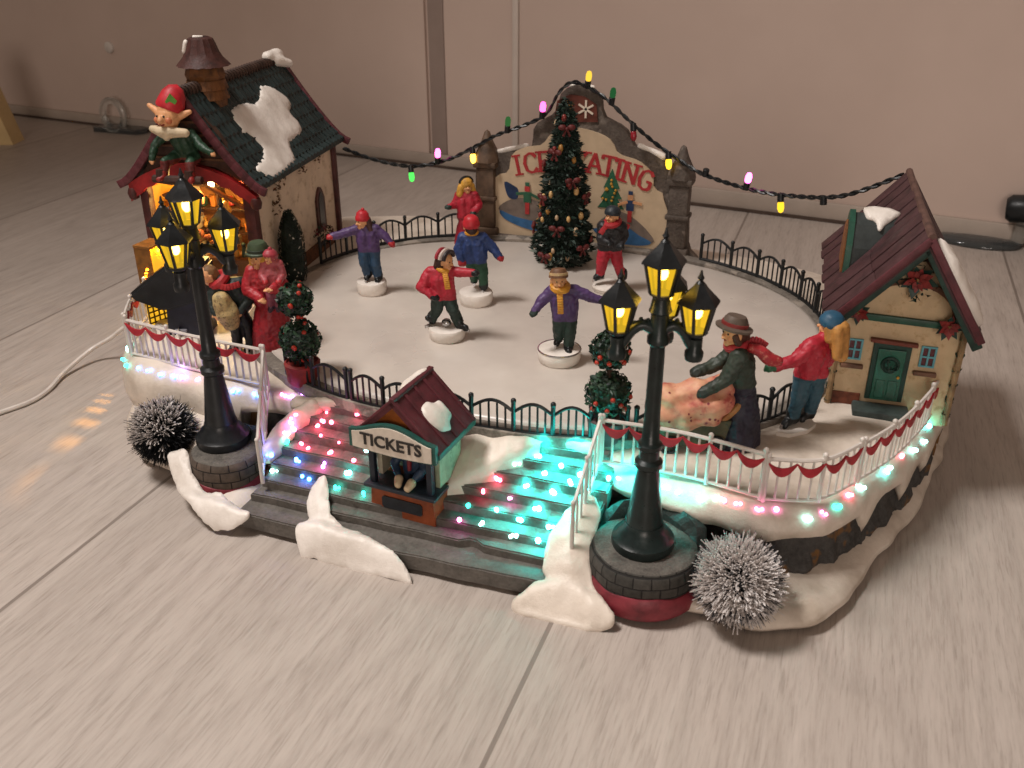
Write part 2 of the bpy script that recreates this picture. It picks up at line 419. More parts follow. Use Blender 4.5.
# orientation test: area sign so that +n points inwards
def area(P): return sum(P[i].x*P[(i+1) % len(P)].y-P[(i+1) % len(P)].x*P[i].y for i in range(len(P)))
if area(OUTP) < 0: OUTP.reverse()
if area(LEDP) < 0: LEDP.reverse()
def loft(bm, loops, cap_last=False, center=None, mi=0):
    rr = [[bm.verts.new(p) for p in L] for L in loops]; n = len(rr[0])
    for a, b in zip(rr, rr[1:]):
        for k in range(n): bm.faces.new((a[k], a[(k+1) % n], b[(k+1) % n], b[k])).material_index = mi
    if cap_last:
        c = bm.verts.new(center)
        for k in range(n): bm.faces.new((rr[-1][k], rr[-1][(k+1) % n], c))
def at_z(P, z, amp=0, s=.5, seed=0):
    out = []
    for i, p in enumerate(P):
        zz = z(i, p) if callable(z) else z
        out.append(Vector((p.x, p.y, zz+amp*nz(p.x, p.y, 0, s, seed))))
    return out
# black underside the base stands on
bm = NB(); loft(bm, [at_z(inset(OUTP, .9), 0.0), at_z(inset(OUTP, .7), .45), at_z(inset(OUTP, 3), .5)]); obj('underside', bm, BLACK, vb)
# lower snow skirt
def corner(p): return math.exp(-((p.x-17)**2+(p.y-1.5)**2)/14)
def left(p): return 1 if p.x < -13 and p.y < 9 else (max(0, 1-(p.y-22)/6) if p.x < -20 and p.y < 28 else 0)
wob = lambda i, p: .22*nz(p.x, p.y, 0, .6, 3)
def fr(p): return .75*max(0, min(1, (3.2-p.y)/1.2))*max(0, min(1, (p.x+10.2)/1.0))*max(0, min(1, (7.6-p.x)/1.0))
bm = NB()
loft(bm, [at_z(inset(OUTP, .8), .3), at_z(inset(OUTP, lambda i, p: .25+wob(i, p)), .18), at_z(inset(OUTP, lambda i, p: wob(i, p)), lambda i, p: .45+.1*corner(p)),
          at_z(inset(OUTP, lambda i, p: .12+wob(i, p)), lambda i, p: .7+.1*corner(p)-.3*fr(p), .1, .9), at_z(inset(OUTP, lambda i, p: .55+.5*wob(i, p)), lambda i, p: .95+.2*corner(p)-.5*fr(p)+.5*left(p), .18, .9),
          at_z(inset(OUTP, lambda i, p: 1.2+wob(i, p)+.5*corner(p)), lambda i, p: 1.08+.12*corner(p)-.7*fr(p)+1.0*left(p), .2, .8), at_z(inset(OUTP, lambda i, p: 2.2+wob(i, p)), lambda i, p: 1.15-.8*fr(p)+1.3*left(p), .2, .8),
          at_z(inset(OUTP, 3.6), lambda i, p: 1.2-fr(p)+1.3*left(p))])
obj('snow_skirt', bm, SNOW, vb, 'all')
# dark rock face between the skirt and the snow ledge
bm = NB(); rk = lambda a: (lambda i, p: a+.35*nz(p.x*1.0, p.y, a*3, .9, 5))
loft(bm, [at_z(inset(LEDP, lambda i, p: .05+.4*nz(p.x, p.y, 0, .9, 5)+1.2*left(p)), .5), at_z(inset(LEDP, lambda i, p: .15+.45*nz(p.x, p.y, 3, 1.3, 5)+1.2*left(p)), 1.35, .25, 1.2), at_z(inset(LEDP, rk(.35)), 2.0, .25, .8), at_z(inset(LEDP, rk(.5)), 2.8, .25, .8), at_z(inset(LEDP, rk(1.0)), 3.8)])
bmesh.ops.triangulate(bm, faces=bm.faces)
obj('rock_face', bm, stone_mat('dark_rock', '#262524', '#4c4a48', '#80561f', 1.0, .7, .9), vb)
# upper snow ledge and plateau
def drip(i, p):
    base = 3.1
    if left(p): base = 3.1-1.7*left(p)
    d = 0
    for (cx, cy, w, a) in ((19.7, 7.0, .55, 1.7), (21.5, 10.6, .6, 1.7), (22.4, 12.9, .45, 1.3), (15.0, 2.9, 1.3, .5), (12.6, 3.1, .5, .3), (23.6, 18.5, 1.0, 1.0), (18.2, 4.2, .6, .2)):
        d += a*math.exp(-((p.x-cx)**2+(p.y-cy)**2)/w**2)
    return base-d+.22*nz(p.x, p.y, 0, 1.2, 9)
bm = NB(); w2 = lambda a: (lambda i, p: a+.16*nz(p.x, p.y, a, .7, 11))
loft(bm, [at_z(inset(LEDP, 1.2), lambda i, p: drip(i, p)+.45), at_z(inset(LEDP, w2(.45)), lambda i, p: drip(i, p)+.05), at_z(inset(LEDP, w2(.15)), lambda i, p: drip(i, p)+.12),
          at_z(inset(LEDP, w2(-.05)), lambda i, p: .6*drip(i, p)+.4*3.4), at_z(inset(LEDP, w2(.05)), 3.5, .1), at_z(inset(LEDP, w2(.3)), 3.95, .12), at_z(inset(LEDP, w2(.75)), 4.3, .12),
          at_z(inset(LEDP, w2(1.3)), 4.5, .1), at_z(inset(LEDP, w2(2.2)), 4.62, .06), at_z(inset(LEDP, 3.2), 4.66, .05), at_z([Vector((-1, 19, 0)).lerp(p, .75) for p in inset(LEDP, 3)], 4.7)], True, (-1, 19, 4.7))
obj('snow_ledge', bm, SNOW, vb, 'all')
# ice rink and its stone rim
def rinkp(a, k=0.0, z=0.0):
    c, s = math.cos(a), math.sin(a); e = 2/2.3
    return Vector((-.7+(17.2+k)*math.copysign(abs(c)**e, c), 18.9+(13.4+k)*math.copysign(abs(s)**e, s), z))
ICE_M, nt, o_ = nodes('rink_ice'); v_ = coords(nt); n_ = ntex(nt, v_, .16, 5, .6)
principled(nt, o_, ramp(nt, n_, [(.3, lin('#b0a69d')), (.6, lin('#c3bab0')), (.8, lin('#ccc4bb'))]), math_n(nt, 'ADD', math_n(nt, 'MULTIPLY', ntex(nt, v_, .3, 3), .2), .2), bump(nt, ntex(nt, v_, .5, 2), .06, .05), Specular_IOR_Level=.5)
AN = [2*PI*k/200 for k in range(200)]
bm = NB(); loft(bm, [[rinkp(a, .2, 4.6) for a in AN], [rinkp(a, .15, 5.12) for a in AN], [rinkp(a, -.2, 5.2) for a in AN], [rinkp(a, -6, 5.23) for a in AN]], True, (-.7, 18.9, 5.25))
obj('ice_rink', bm, ICE_M, vb, 'all')
bm = NB()
def rimz(a): return 5.0+.45*max(0, math.sin(a))+.06*nz(math.cos(a)*6, math.sin(a)*6, 0, 1)
loft(bm, [[rinkp(a, 1.05+.1*nz(math.cos(a)*9, math.sin(a)*9, 0, 1), 4.4) for a in AN], [rinkp(a, .95, rimz(a)-.05) for a in AN], [rinkp(a, .8, rimz(a)) for a in AN], [rinkp(a, .2, rimz(a)+.02) for a in AN], [rinkp(a, .05, rimz(a)-.08) for a in AN], [rinkp(a, .05, 4.9) for a in AN]])
obj('rink_rim', bm, stone_mat('rim_stone', '#4c463f', '#7b736a', '#9c9185', 1.0, .7, .6), vb, True)

# front steps
STEPM = stone_mat('step_stone', '#46423d', '#6d6862', None, .9, .62, .5)
STEPS = [(-1.15, 1.1, -9.6, 7.0), (.05, 1.55, -9.4, 6.9), (.75, 2.0, -9.2, 7.3), (1.55, 2.5, -9.1, 7.9), (2.4, 3.0, -9.1, 8.1), (3.25, 3.55, -9.0, 8.2), (4.05, 4.05, -8.9, 8.2), (4.8, 4.5, -8.8, 7.8)]
for i, (v0, z1, u0, u1) in enumerate(STEPS):
    bm = NB(); P = []
    for k in range(41):
        u = u0+(u1-u0)*k/40; w = .07*nz(u, i*3, 0, .6)+(-.10*math.cos((u+1)/8*PI) if i == 0 else -.02*i*math.cos((u+1)/8*PI))
        if i == 1 and 2.2 < u < 3.0: w += .35*math.sin((u-2.2)/.8*PI)
        P.append((u, v0+w))
    P += [(u1, 6.6), (u0, 6.6)]
    prism(bm, P, .28 if i == 0 else STEPS[i-1][1]-.3, z1, 'z')
    bm.normal_update()
    es = [e for e in bm.edges if len(e.link_faces) == 2 and abs(e.link_faces[0].normal.dot(e.link_faces[1].normal)) < .3 and e.verts[0].co.z > z1-.01 and e.verts[1].co.z > z1-.01]
    bmesh.ops.bevel(bm, geom=es, offset=.07, segments=2, affect='EDGES')
    obj('step', bm, STEPM, vb, True)
def step_z(u, v):
    z = 1.1
    for (v0, z1, a, b) in STEPS:
        if v > v0: z = z1
    return z

# snow drifts lying on the steps
def drift(caps, seed, name='snow_drift', m=SNOW_W, lump=.14, vx=.1):
    blob(name, caps, m, vb, vx, 14, lump, seed)
# snow draped over the steps and the front lip
def front_z(u, v):
    if v < -.95: return max(.02, 1.14*(1-min(1, (-.95-v)/.92)**2.3))
    return 1.12 if v < -.55 else (1.12+.48*(v+.55)/.6 if v < .05 else 1.6+(v-.05)*.66)
def drape(name, poly, thick, m=SNOW_W, zf=front_z, wob_=.07, rim=.55):
    L = catmull(poly, 130); L = [Vector((p.x+wob_*nz(p.x, p.y, 0, 1.7)+.03*nz(p.x, p.y, 4, 6), p.y+wob_*nz(p.y, p.x, 5, 1.7)+.03*nz(p.x, p.y, 9, 6), 0)) for p in L]
    return snow_pad(name, vb, lambda p, h: Vector((p.x, p.y, zf(p.x, p.y)+h+.10*nz(p.x, p.y, 0, .9)+.05*nz(p.x, p.y, 3, 2.3))), L, thick, m, .16, rim)
drape('snow_drift', [(-6.1,1.15),(-5.75,1.35),(-5.4,.95),(-5.0,.25),(-4.6,-.2),(-3.8,-.5),(-2.8,-.65),(-1.9,-.95),(-1.0,-1.25),(-.3,-1.5),(.2,-1.75),(.4,-1.9),(-.4,-1.95),(-2.0,-1.95),(-4.0,-1.9),(-5.2,-1.88),(-5.75,-1.65),(-6.0,-1.2),(-5.75,-.6),(-6.15,.2)], .42, wob_=.12)
def left_z(u, v): return max(.03, 1.0*math.sqrt(max(0, 1-(max(0, (u+14.9)*-1)/.8)**2))*min(1, max(.06, 1-max(0, (-.55-.42*(u+11.5)-v)/.9)**2)))
drape('snow_drift', [(-14.5,1.1),(-13.9,1.2),(-13.0,.25),(-11.9,-.35),(-10.9,-.3),(-10.2,-.6),(-9.6,-.8),(-8.7,-1.15),(-9.2,-1.6),(-10.4,-1.75),(-11.7,-1.45),(-13.0,-.8),(-14.2,.1),(-14.9,.8)], .42, wob_=.06)
def spur_z(u, v):
    k = max(0, min(1, (v+.9)/5.2)); z = .95+3.55*k**1.05
    if v < -.9: z = max(.02, .96*(1-min(1, (-.9-v)/1.2)**1.8))
    return z+.25*max(0, min(1, (v+1.6)/1.2))*math.sin(max(0, min(1, (u-6)/2.6))*PI)
drape('snow_drift', [(7.3,2.6),(6.8,2.1),(6.35,1.4),(6.15,.6),(6.3,-.3),(6.5,-.8),(6.0,-1.3),(5.6,-1.7),(5.35,-2.0),(5.8,-2.18),(7.4,-2.22),(8.6,-2.2),(9.5,-2.05),(10.0,-1.75),(9.7,-1.4),(9.2,-1.05),(8.7,-.6),(8.35,.1),(8.2,1.0),(8.2,1.9),(7.9,2.5)], .42, SNOW, spur_z, .1)
# bank sloping down beside the ticket booth
bm = NB(); P0 = [(.1,1.75,2.55),(.6,1.8,2.6),(1.3,2.3,3.2),(2.1,2.8,3.4),(2.9,3.4,3.95),(3.7,4.0,4.3),(4.4,4.6,4.75)]
P1 = [(-.2,5.6,5.0),(.3,5.7,5.0),(1.1,5.7,5.0),(2.0,5.7,5.0),(2.9,5.7,4.95),(3.7,5.7,4.9),(4.7,5.5,4.8)]
rows = []
for j in range(22):
    t = j/21; row = []
    for k in range(61):
        s = k/60*6; i = min(5, int(s)); f = s-i
        a = Vector(P0[i]).lerp(Vector(P0[i+1]), f); b = Vector(P1[i]).lerp(Vector(P1[i+1]), f)
        p = a.lerp(b, t); p.z += .45*math.sin(PI*min(1, t*1.0)**.75)*(.8 if k < 50 else .8*(60-k)/10)*.9+.1*nz(*p, 1.3, 4)
        if j == 0: p.z -= 1.0
        if j == 1: p.z -= .25
        row.append(bm.verts.new(p))
    rows.append(row)
for a, b in zip(rows, rows[1:]):
    for k in range(60): bm.faces.new((a[k], a[k+1], b[k+1], b[k]))
obj('snow_bank', bm, SNOW, vb, 'all')
drift([((-8.4,4.9,4.15),(-9.2,3.4,3.4),.6,.6),((-9.2,3.4,3.3),(-9.5,2.0,2.6),.6,.5)], 6, m=SNOW)
drift([((-9.3,4.9,4.2),(-5.5,5.6,4.55),.45,.35),((-5.5,5.6,4.55),(-3,5.7,4.6),.35,.3)], 8, m=SNOW)
drift([((4.6,5.5,4.6),(6.8,5.4,4.45),.35,.5)], 9, m=SNOW)

# lamp pedestals
BRICK_L = brick_mat('pedestal_brick', '#5c4f45', '#4a4139', '#231d19', .95, .55); BRICK_R = brick_mat('pedestal_brick_dark', '#4a4742', '#3a3834', '#22201e', .8, .48)
PTOP = stone_mat('pedestal_top', '#3b3834', '#6b665f', None, 1.6, .8, .7)
def pedestal(c, r, zt, m, seed):
    bm = NB(); uvl = bm.loops.layers.uv.new('UVMap'); n = 48; prof = [(r*.98, .8), (r*1.0, 1.15), (r*1.03, 1.7), (r*1.0, zt-.35), (r*.93, zt-.08), (r*.8, zt), (0.01, zt+.03)]
    rings = []
    for rr, z in prof:
        rings.append([Vector((c[0]+rr*math.cos(2*PI*k/n)*(1+.05*nz(math.cos(2*PI*k/n)*2, math.sin(2*PI*k/n)*2, z, 1, seed)), c[1]+rr*math.sin(2*PI*k/n)*(1+.05*nz(math.cos(2*PI*k/n)*2, math.sin(2*PI*k/n)*2, z, 1, seed)), z)) for k in range(n)])
    vv = [[bm.verts.new(p) for p in L] for L in rings]
    for j in range(len(vv)-1):
        for k in range(n):
            f = bm.faces.new((vv[j][k], vv[j][(k+1) % n], vv[j+1][(k+1) % n], vv[j+1][k]))
            for l, (kk, jj) in zip(f.loops, ((k, j), (k+1, j), (k+1, j+1), (k, j+1))): l[uvl].uv = (kk/n*2*PI*r, prof[jj][1] if jj < 4 else prof[3][1]+(r-prof[jj][0]))
    bm.normal_update()
    for f in bm.faces:
        if f.calc_center_median().z > zt-.16: f.material_index = 1
    o = obj('pedestal', bm, [m, PTOP], vb, 'all')
    bm = NB(); lathe(bm, [(r*1.02, .25), (r*1.1, .5), (r*1.1, 1.1), (r*1.04, 1.35), (r*.9, 1.4)], 40, (c[0], c[1], 0))
    for v in bm.verts: v.co.z += .25*nz(v.co.x, v.co.y, 0, .8, seed) if v.co.z > .9 else 0
    obj('red_band', bm, paint('#7a2a33', .5, .3, 1.3, .3), o, True)
pedestal((-12.0, 1.9), 1.85, 2.65, BRICK_L, 1); pedestal((10.5, 1.35), 2.45, 2.65, BRICK_R, 2)
RKB = stone_mat('rock_black', '#1c2321', '#353d3a', None, 1, .6, .6)
def rock_arc(c, r, a0, a1, z0, z1, seed):
    b = NB(); n = 22; rows = []
    for i in range(n+1):
        a = a0+(a1-a0)*i/n; e = min(1, 4*min(i, n-i)/n+.15); row = []
        for rr, z in ((r-.55, z0), (r-.35, z0+(z1-z0)*.7*e), (r-.05, z0+(z1-z0)*e), (r+.45, z0+(z1-z0)*.8*e), (r+.8, z0)):
            rr += .22*nz(a*2.2, z, seed, 1.3); row.append(b.verts.new((c[0]+rr*math.cos(a), c[1]+rr*math.sin(a), z+.3*nz(a*2.6, rr, seed, 1.1)*e)))
        rows.append(row)
    for p, q in zip(rows, rows[1:]):
        for k in range(4): b.faces.new((p[k], q[k], q[k+1], p[k+1]))
    b.faces.new(rows[0]); b.faces.new(list(reversed(rows[-1]))); bmesh.ops.triangulate(b, faces=b.faces)
    obj('pedestal_rock', b, RKB, vb)
rock_arc((10.5, 1.35), 2.35, R(5), R(165), 1.6, 3.5, 1.0); rock_arc((-12.0, 1.9), 1.8, R(20), R(170), 1.6, 3.1, 5.0)

# ------------------------------------------------------------------ lamp posts
PANE = glow_pane('lantern_pane', (1.0, .62, .03), 1.0, .6); BULB = emit('lantern_bulb', (1.0, .82, .35), 26)
YPAINT = paint('#c98d12', .4, .25)
LAMPS = []
def lantern(par, c, zb, sc=1.0, rot=.3, hot=True, yellow_side=None):
    """six sided tapered lantern; zb = underside height in the lamp's frame"""
    x, y = c; H = 1.42*sc; r0, r1 = .55*sc, .86*sc
    fr = NB(); n = 6
    lathe(fr, [(.32*sc, -.32*sc), (.42*sc, -.2*sc), (.42*sc, -.08*sc), (r0*1.06, -.06*sc), (r0*1.06, 0)], 12, (x, y, zb))
    for k in range(n):
        a = rot+2*PI*k/n
        beam(fr, (x+r0*math.cos(a), y+r0*math.sin(a), zb), (x+r1*math.cos(a), y+r1*math.sin(a), zb+H), .15*sc, .12*sc, (math.cos(a), math.sin(a), 0))
    L = obj('lantern', fr, BLACK, par)
    rf = NB(); lathe(rf, [(r1*.9, H-.05*sc), (r1*1.22, H), (r1*1.2, H+.1*sc), (r1*.5, H+.72*sc), (r1*.27, H+.98*sc)], 6, (x, y, zb), rot=rot)
    lathe(rf, [(.16*sc, H+.9*sc), (.22*sc, H+1.0*sc), (.1*sc, H+1.12*sc), (.17*sc, H+1.26*sc), (.1*sc, H+1.36*sc), (.04*sc, H+1.62*sc)], 10, (x, y, zb))
    obj('lantern_roof', rf, BLACK, L, True)
    pn = NB()
    for k in range(n):
        a, b = rot+2*PI*k/n, rot+2*PI*(k+1)/n
        q = [(x+r*math.cos(t)*.97, y+r*math.sin(t)*.97, z) for r, t, z in ((r0, a, zb+.02), (r0, b, zb+.02), (r1, b, zb+H-.02), (r1, a, zb+H-.02))]
        pn.faces.new([pn.verts.new(p) for p in q])
    obj('pane', pn, PANE, L)
    bu = NB(); ell(bu, (x, y, zb+H*.68), (.24*sc, .24*sc, .36*sc), 10, 6); obj('bulb', bu, BULB, L, 'all')
    return L
def lamp_post(loc, label, angs, basez, m, dims):
    T = thing('lamp_post', label, 'lamp post', loc, 0, 'lamp posts in front of the rink')
    b = NB(); lathe(b, [(1.35, 0), (1.4, .15), (1.38, .45), (1.18, .6), (1.1, .8), (.92, .95), (.84, 1.25)], 32); obj('post_base', b, m, T, True)
    b = NB(); lathe(b, [(.82, 1.2), (.66, 2.4), (.52, 3.6), (.46, 4.0), (.6, 4.12), (.6, 4.35), (.44, 4.5), (.42, 4.9), (.52, 5.0), (.52, 5.2), (.38, 5.35), (.33, 6.6), (.31, 9.5), (.3, 9.7), (.45, 9.85), (.45, 10.1), (.36, 10.25), (.36, 11.1), (.46, 11.2), (.4, 11.4), (.34, 11.75)], 20)
    obj('post', b, m, T, True)
    for a, r in angs:
        ca, sa = math.cos(a), math.sin(a); b = NB()
        P = catmull([(.2*ca, .2*sa, 10.4), (.4*r*ca, .4*r*sa, 10.6), (.66*r*ca, .66*r*sa, 10.35), (.86*r*ca, .86*r*sa, 9.85), (r*ca, r*sa, 9.65)], 14, False)
        tube(b, P, [.24, .24, .24, .23, .23, .22, .22, .21, .21, .21, .21, .21, .22, .24], 10)
        lathe(b, [(.1, 9.1), (.34, 9.15), (.38, 9.3), (.38, 9.5), (.3, 9.6), (.3, 10.1)], 14, (r*ca, r*sa, 0))
        for k in range(5):
            p = P[2+2*k]; ell(b, p+Vector((0, 0, .25)), .1, 6, 4)
        obj('arm', b, m, T, True)
        lantern(T, (r*ca, r*sa), 10.4, .83, a+.2)
        LAMPS.append((loc[0]+r*ca, loc[1]+r*sa, loc[2]+11.1))
    lantern(T, (0, 0), 11.95, .86, .5); LAMPS.append((loc[0], loc[1], loc[2]+12.65))
    return T
lamp_post((-12.5, 2.45, 2.65), 'black four-lantern lamp post on the brown brick pedestal beside the workshop', [(R(164), 1.95), (R(-79), 1.6), (R(50), 1.6)], 0, BLACK, 0)
lamp_post((10.4, 1.22, 2.65), 'black four-lantern lamp post lit cyan at its foot, on the dusty grey pedestal', [(R(198), 1.6), (R(15), 1.45), (R(92), 1.75)], 0, BLACKGREEN, 0)

# ------------------------------------------------------------------ black arched rink fences
def arch_fence(label, a0, a1, npan, k=.6, h=1.75, zfun=None):
    T = thing('rink_fence', label, 'fence', (0, 0, 0), 0, 'black arched fence round the rink')
    def P(t, z):
        a = a0+(a1-a0)*t; p = rinkp(a, k); return Vector((p.x, p.y, (zfun(a) if zfun else 4.85)+z))
    base = NB(); tube(base, [P(j/(npan*6), .12) for j in range(npan*6+1)], .11, 6); obj('base_rail', base, BLACK, T, True)
    for i in range(npan+1):
        b = NB(); p = P(i/npan, 0); tube(b, [p, p+Vector((0, 0, h*.98))], .12, 7); ell(b, p+Vector((0, 0, h*1.03)), .15, 8, 5); obj('post', b, BLACK, T, True)
    for i in range(npan):
        b = NB(); arc = []
        for j in range(13):
            s = j/12; arc.append(P((i+s)/npan, h*(.68+.3*math.sin(PI*s))))
        tube(b, arc, .085, 6)
        for s in (.2, .4, .6, .8): tube(b, [P((i+s)/npan, .1), P((i+s)/npan, h*(.68+.3*math.sin(PI*s)))], .06, 5)
        obj('arched_panel', b, BLACK, T, True)
rz_ = lambda a: 5.02+.42*max(0, math.sin(a))
def rink_angle(u, v):
    best = min(range(720), key=lambda i: (rinkp(2*PI*i/720, .6).x-u)**2+(rinkp(2*PI*i/720, .6).y-v)**2); return 2*PI*best/720
def A(u, v): return rink_angle(u, v)
arch_fence('black arched fence section between the potted topiary and the ticket booth', A(-10.4, 7.6), A(-6.2, 6.2), 2, .75)
arch_fence('long black arched fence section running behind the ticket booth to the teal-lit topiary', A(-5.9, 6.1), A(8.2, 6.4), 7, .75)
arch_fence('black arched fence section seen between the lamp post and the figure in a navy skirt', A(8.6, 6.6), A(16.0, 12.2), 4, .75)
arch_fence('black arched fence section running back from the sign to the cottage', 2*PI+A(16.4, 21)-2*PI, A(7.6, 32.2), 7, .55, 1.8, rz_)
arch_fence('black arched fence section between the workshop wall and the sign', A(-10.2, 32.0), A(-17.6, 22.5), 5, .55, 1.8, rz_)

# ------------------------------------------------------------------ white fences with red swags
def white_fence(label, path, npan, h=2.2, bar=4, swag=True, tilt=0, postr=.105, zs=None):
    T = thing('white_fence', label, 'fence', (0, 0, 0), 0, 'white fences with red swags')
    pts = catmull(path, 60, False) if len(path) > 2 else [Vector(path[0]).lerp(Vector(path[1]), i/59) for i in range(60)]
    def P(t, z):
        f = max(0, min(58.999, t*59)); i = int(f); p = pts[i].lerp(pts[i+1], f-i); return p+Vector((0, 0, z))
    b = NB(); m_ = max(2, npan*6)
    tube(b, [P(j/m_, .15) for j in range(m_+1)], .085, 6); tube(b, [P(j/m_, h) for j in range(m_+1)], .095, 6); obj('rail', b, WHITEPL, T, True)
    for i in range(npan+1):
        b = NB(); p = P(i/npan, 0); tube(b, [p, p+Vector((0, 0, h+.18))], postr, 8); ell(b, p+Vector((0, 0, h+.22)), .125, 8, 6); obj('post', b, WHITEPL, T, True)
    for i in range(npan):
        b = NB()
        for j in range(1, bar+1):
            t = (i+j/(bar+1))/npan; tube(b, [P(t, .15), P(t, h)], .06, 6)
        obj('picket_panel', b, WHITEPL, T, True)
        if swag:
            for q in range(2):
                b = NB(); top = []; bot = []
                for j in range(11):
                    s = j/10; t = (i+(q+s)/2)/npan; a = max(0, min(1, t)); d = Vector(P(min(1, a+.01), 0)-P(max(0, a-.01), 0)).normalized(); nn = Vector((d.y, -d.x, 0))*.13
                    dp = 1-(2*s-1)**2
                    top.append((P(t, h-.12-.28*dp)+nn, P(t, h-.12-.28*dp)+nn*.3)); bot.append((P(t, h-.2-.62*dp)+nn, P(t, h-.2-.62*dp)+nn*.3))
                V = [[b.verts.new(x) for x in (top[j][0], bot[j][0], bot[j][1], top[j][1])] for j in range(11)]
                for x, y in zip(V, V[1:]):
                    for k in range(4): b.faces.new((x[k], y[k], y[(k+1) % 4], x[(k+1) % 4]))
                b.faces.new(V[0]); b.faces.new(list(reversed(V[-1])))
                obj('red_swag', b, paint('#a81f2c', .5, .2, 2, .1), T, True)
    return T
white_fence('white picket fence with red swags behind the lamp post on the brown brick pedestal', [(-21.6, 6.7, 4.35), (-16, 5.9, 4.45), (-11.7, 5.6, 4.5)], 3, 2.25, 6)
white_fence('short white fence at the far end of the workshop forecourt, where the cable starts', [(-21.9, 6.9, 4.35), (-23.4, 9.2, 4.35), (-24.6, 12.0, 4.4)], 2, 2.25, 3)
white_fence('white stair rail beside the steps, leaning next to the brown brick pedestal', [(-11.5, 5.5, 4.5), (-8.9, .5, 2.0)], 2, 2.3, 2, False)
white_fence('white stair rail lit cyan beside the steps by the grey pedestal', [(7.5, 4.1, 4.4), (7.4, .3, 2.0)], 2, 2.5, 2, False)
white_fence('white picket fence with red swags passing behind the cyan-lit lamp post', [(7.6, 4.2, 4.5), (11.3, 4.3, 4.5), (15.0, 3.75, 4.45)], 3, 2.35, 4)
white_fence('curved white picket fence with red swags at the front corner', [(15.15, 3.75, 4.4), (17.4, 4.5, 4.4), (18.9, 6.5, 4.4)], 2, 2.2, 4)
white_fence('white picket fence with red swags leading to the green cottage door', [(19.05, 6.8, 4.4), (20.6, 9.6, 4.4), (22.0, 13.3, 4.4), (22.7, 16.0, 4.45)], 4, 2.1, 4)

# ------------------------------------------------------------------ houses: shared pieces
def slab_between(bm, prof, y0, y1, thick, mtx=None, mi=0, ny=1):
    """roof sheet: prof is a list of (x,z) from ridge to eave, extruded y0..y1 with thickness downward"""
    n = len(prof); up = []; 
    for i in range(n):
        a = Vector((prof[max(0, i-1)][0], 0, prof[max(0, i-1)][1])); b = Vector((prof[min(n-1, i+1)][0], 0, prof[min(n-1, i+1)][1]))
        d = (b-a).normalized(); nn = Vector((-d.z, 0, d.x)); nn = nn if nn.z > 0 else -nn; up.append(nn)
    poly = list(prof)+[(prof[i][0]-up[i].x*thick, prof[i][1]-up[i].z*thick) for i in reversed(range(n))]
    prism(bm, poly, y0, y1, 'y', mtx, mi)

# left house: the toy workshop
LH = thing('toy_workshop', 'tall workshop with dark green tiled roof, red arched valance and glowing open front', 'house', (-22.3, 15.5, 4.7), R(8.3))
def lroof(t): return 4.6*t, 13.3-5.75*(1-max(0, 1-t)**1.22)
HW, HD = 3.8, 13.6
CREAM = paint('#d9c5ad', .6, .1, .6, .4, '#b39a7f'); WOODR = paint('#4a1f1c', .55, .3, 1.5, .4); WOODB = paint('#3d261a', .6, .35, 1.4, .5)
b = NB(); box(b, HW-.35, HW, .5, HD, -1.0, 7.9, None, .05); obj('side_wall', b, CREAM, LH)
b = NB(); box(b, -HW, -HW+.35, 3.6, HD, -1.0, 7.9, None, .05); obj('side_wall', b, CREAM, LH)
b = NB(); prism(b, [(-HW+.36, -1), (HW-.36, -1), (HW-.36, 7.6), (0, 12.6), (-HW+.36, 7.6)], HD-.4, HD-.02, 'y'); obj('back_wall', b, CREAM, LH)
b = NB(); prism(b, [(-HW+.1, 7.7), (-1.5, 8.7), (0, 8.9), (1.5, 8.7), (HW-.1, 7.7), (3.0, 9.2), (2.0, 10.8), (1.0, 12.0), (0, 12.9), (-1.0, 12.0), (-2.0, 10.8), (-3.0, 9.2)], .05, .45, 'y'); obj('gable', b, WOODB, LH)
b = NB()
for k in range(5):
    z = 9.2+k*.75; w = 3.1-(z-8.6)*.72
    beam(b, (-w, -.02, z), (w, -.02, z), .1, .16, bev=.03)
obj('gable_beams', b, paint('#5a3a22', .6, .3), LH)
for (x, w) in ((HW-.15, .75), (-HW+.15, .6)):
    b = NB(); beam(b, (x, .1, -.9), (x*.98, .1, 7.6), w, .7, (0, 1, 0), .1); obj('front_post', b, WOODR, LH, True)
b = NB(); beam(b, (HW+.02, HD-.2, -.9), (HW+.02, HD-.2, 8.0), .55, .55, (0, 1, 0), .1); obj('rear_post', b, WOODR, LH, True)
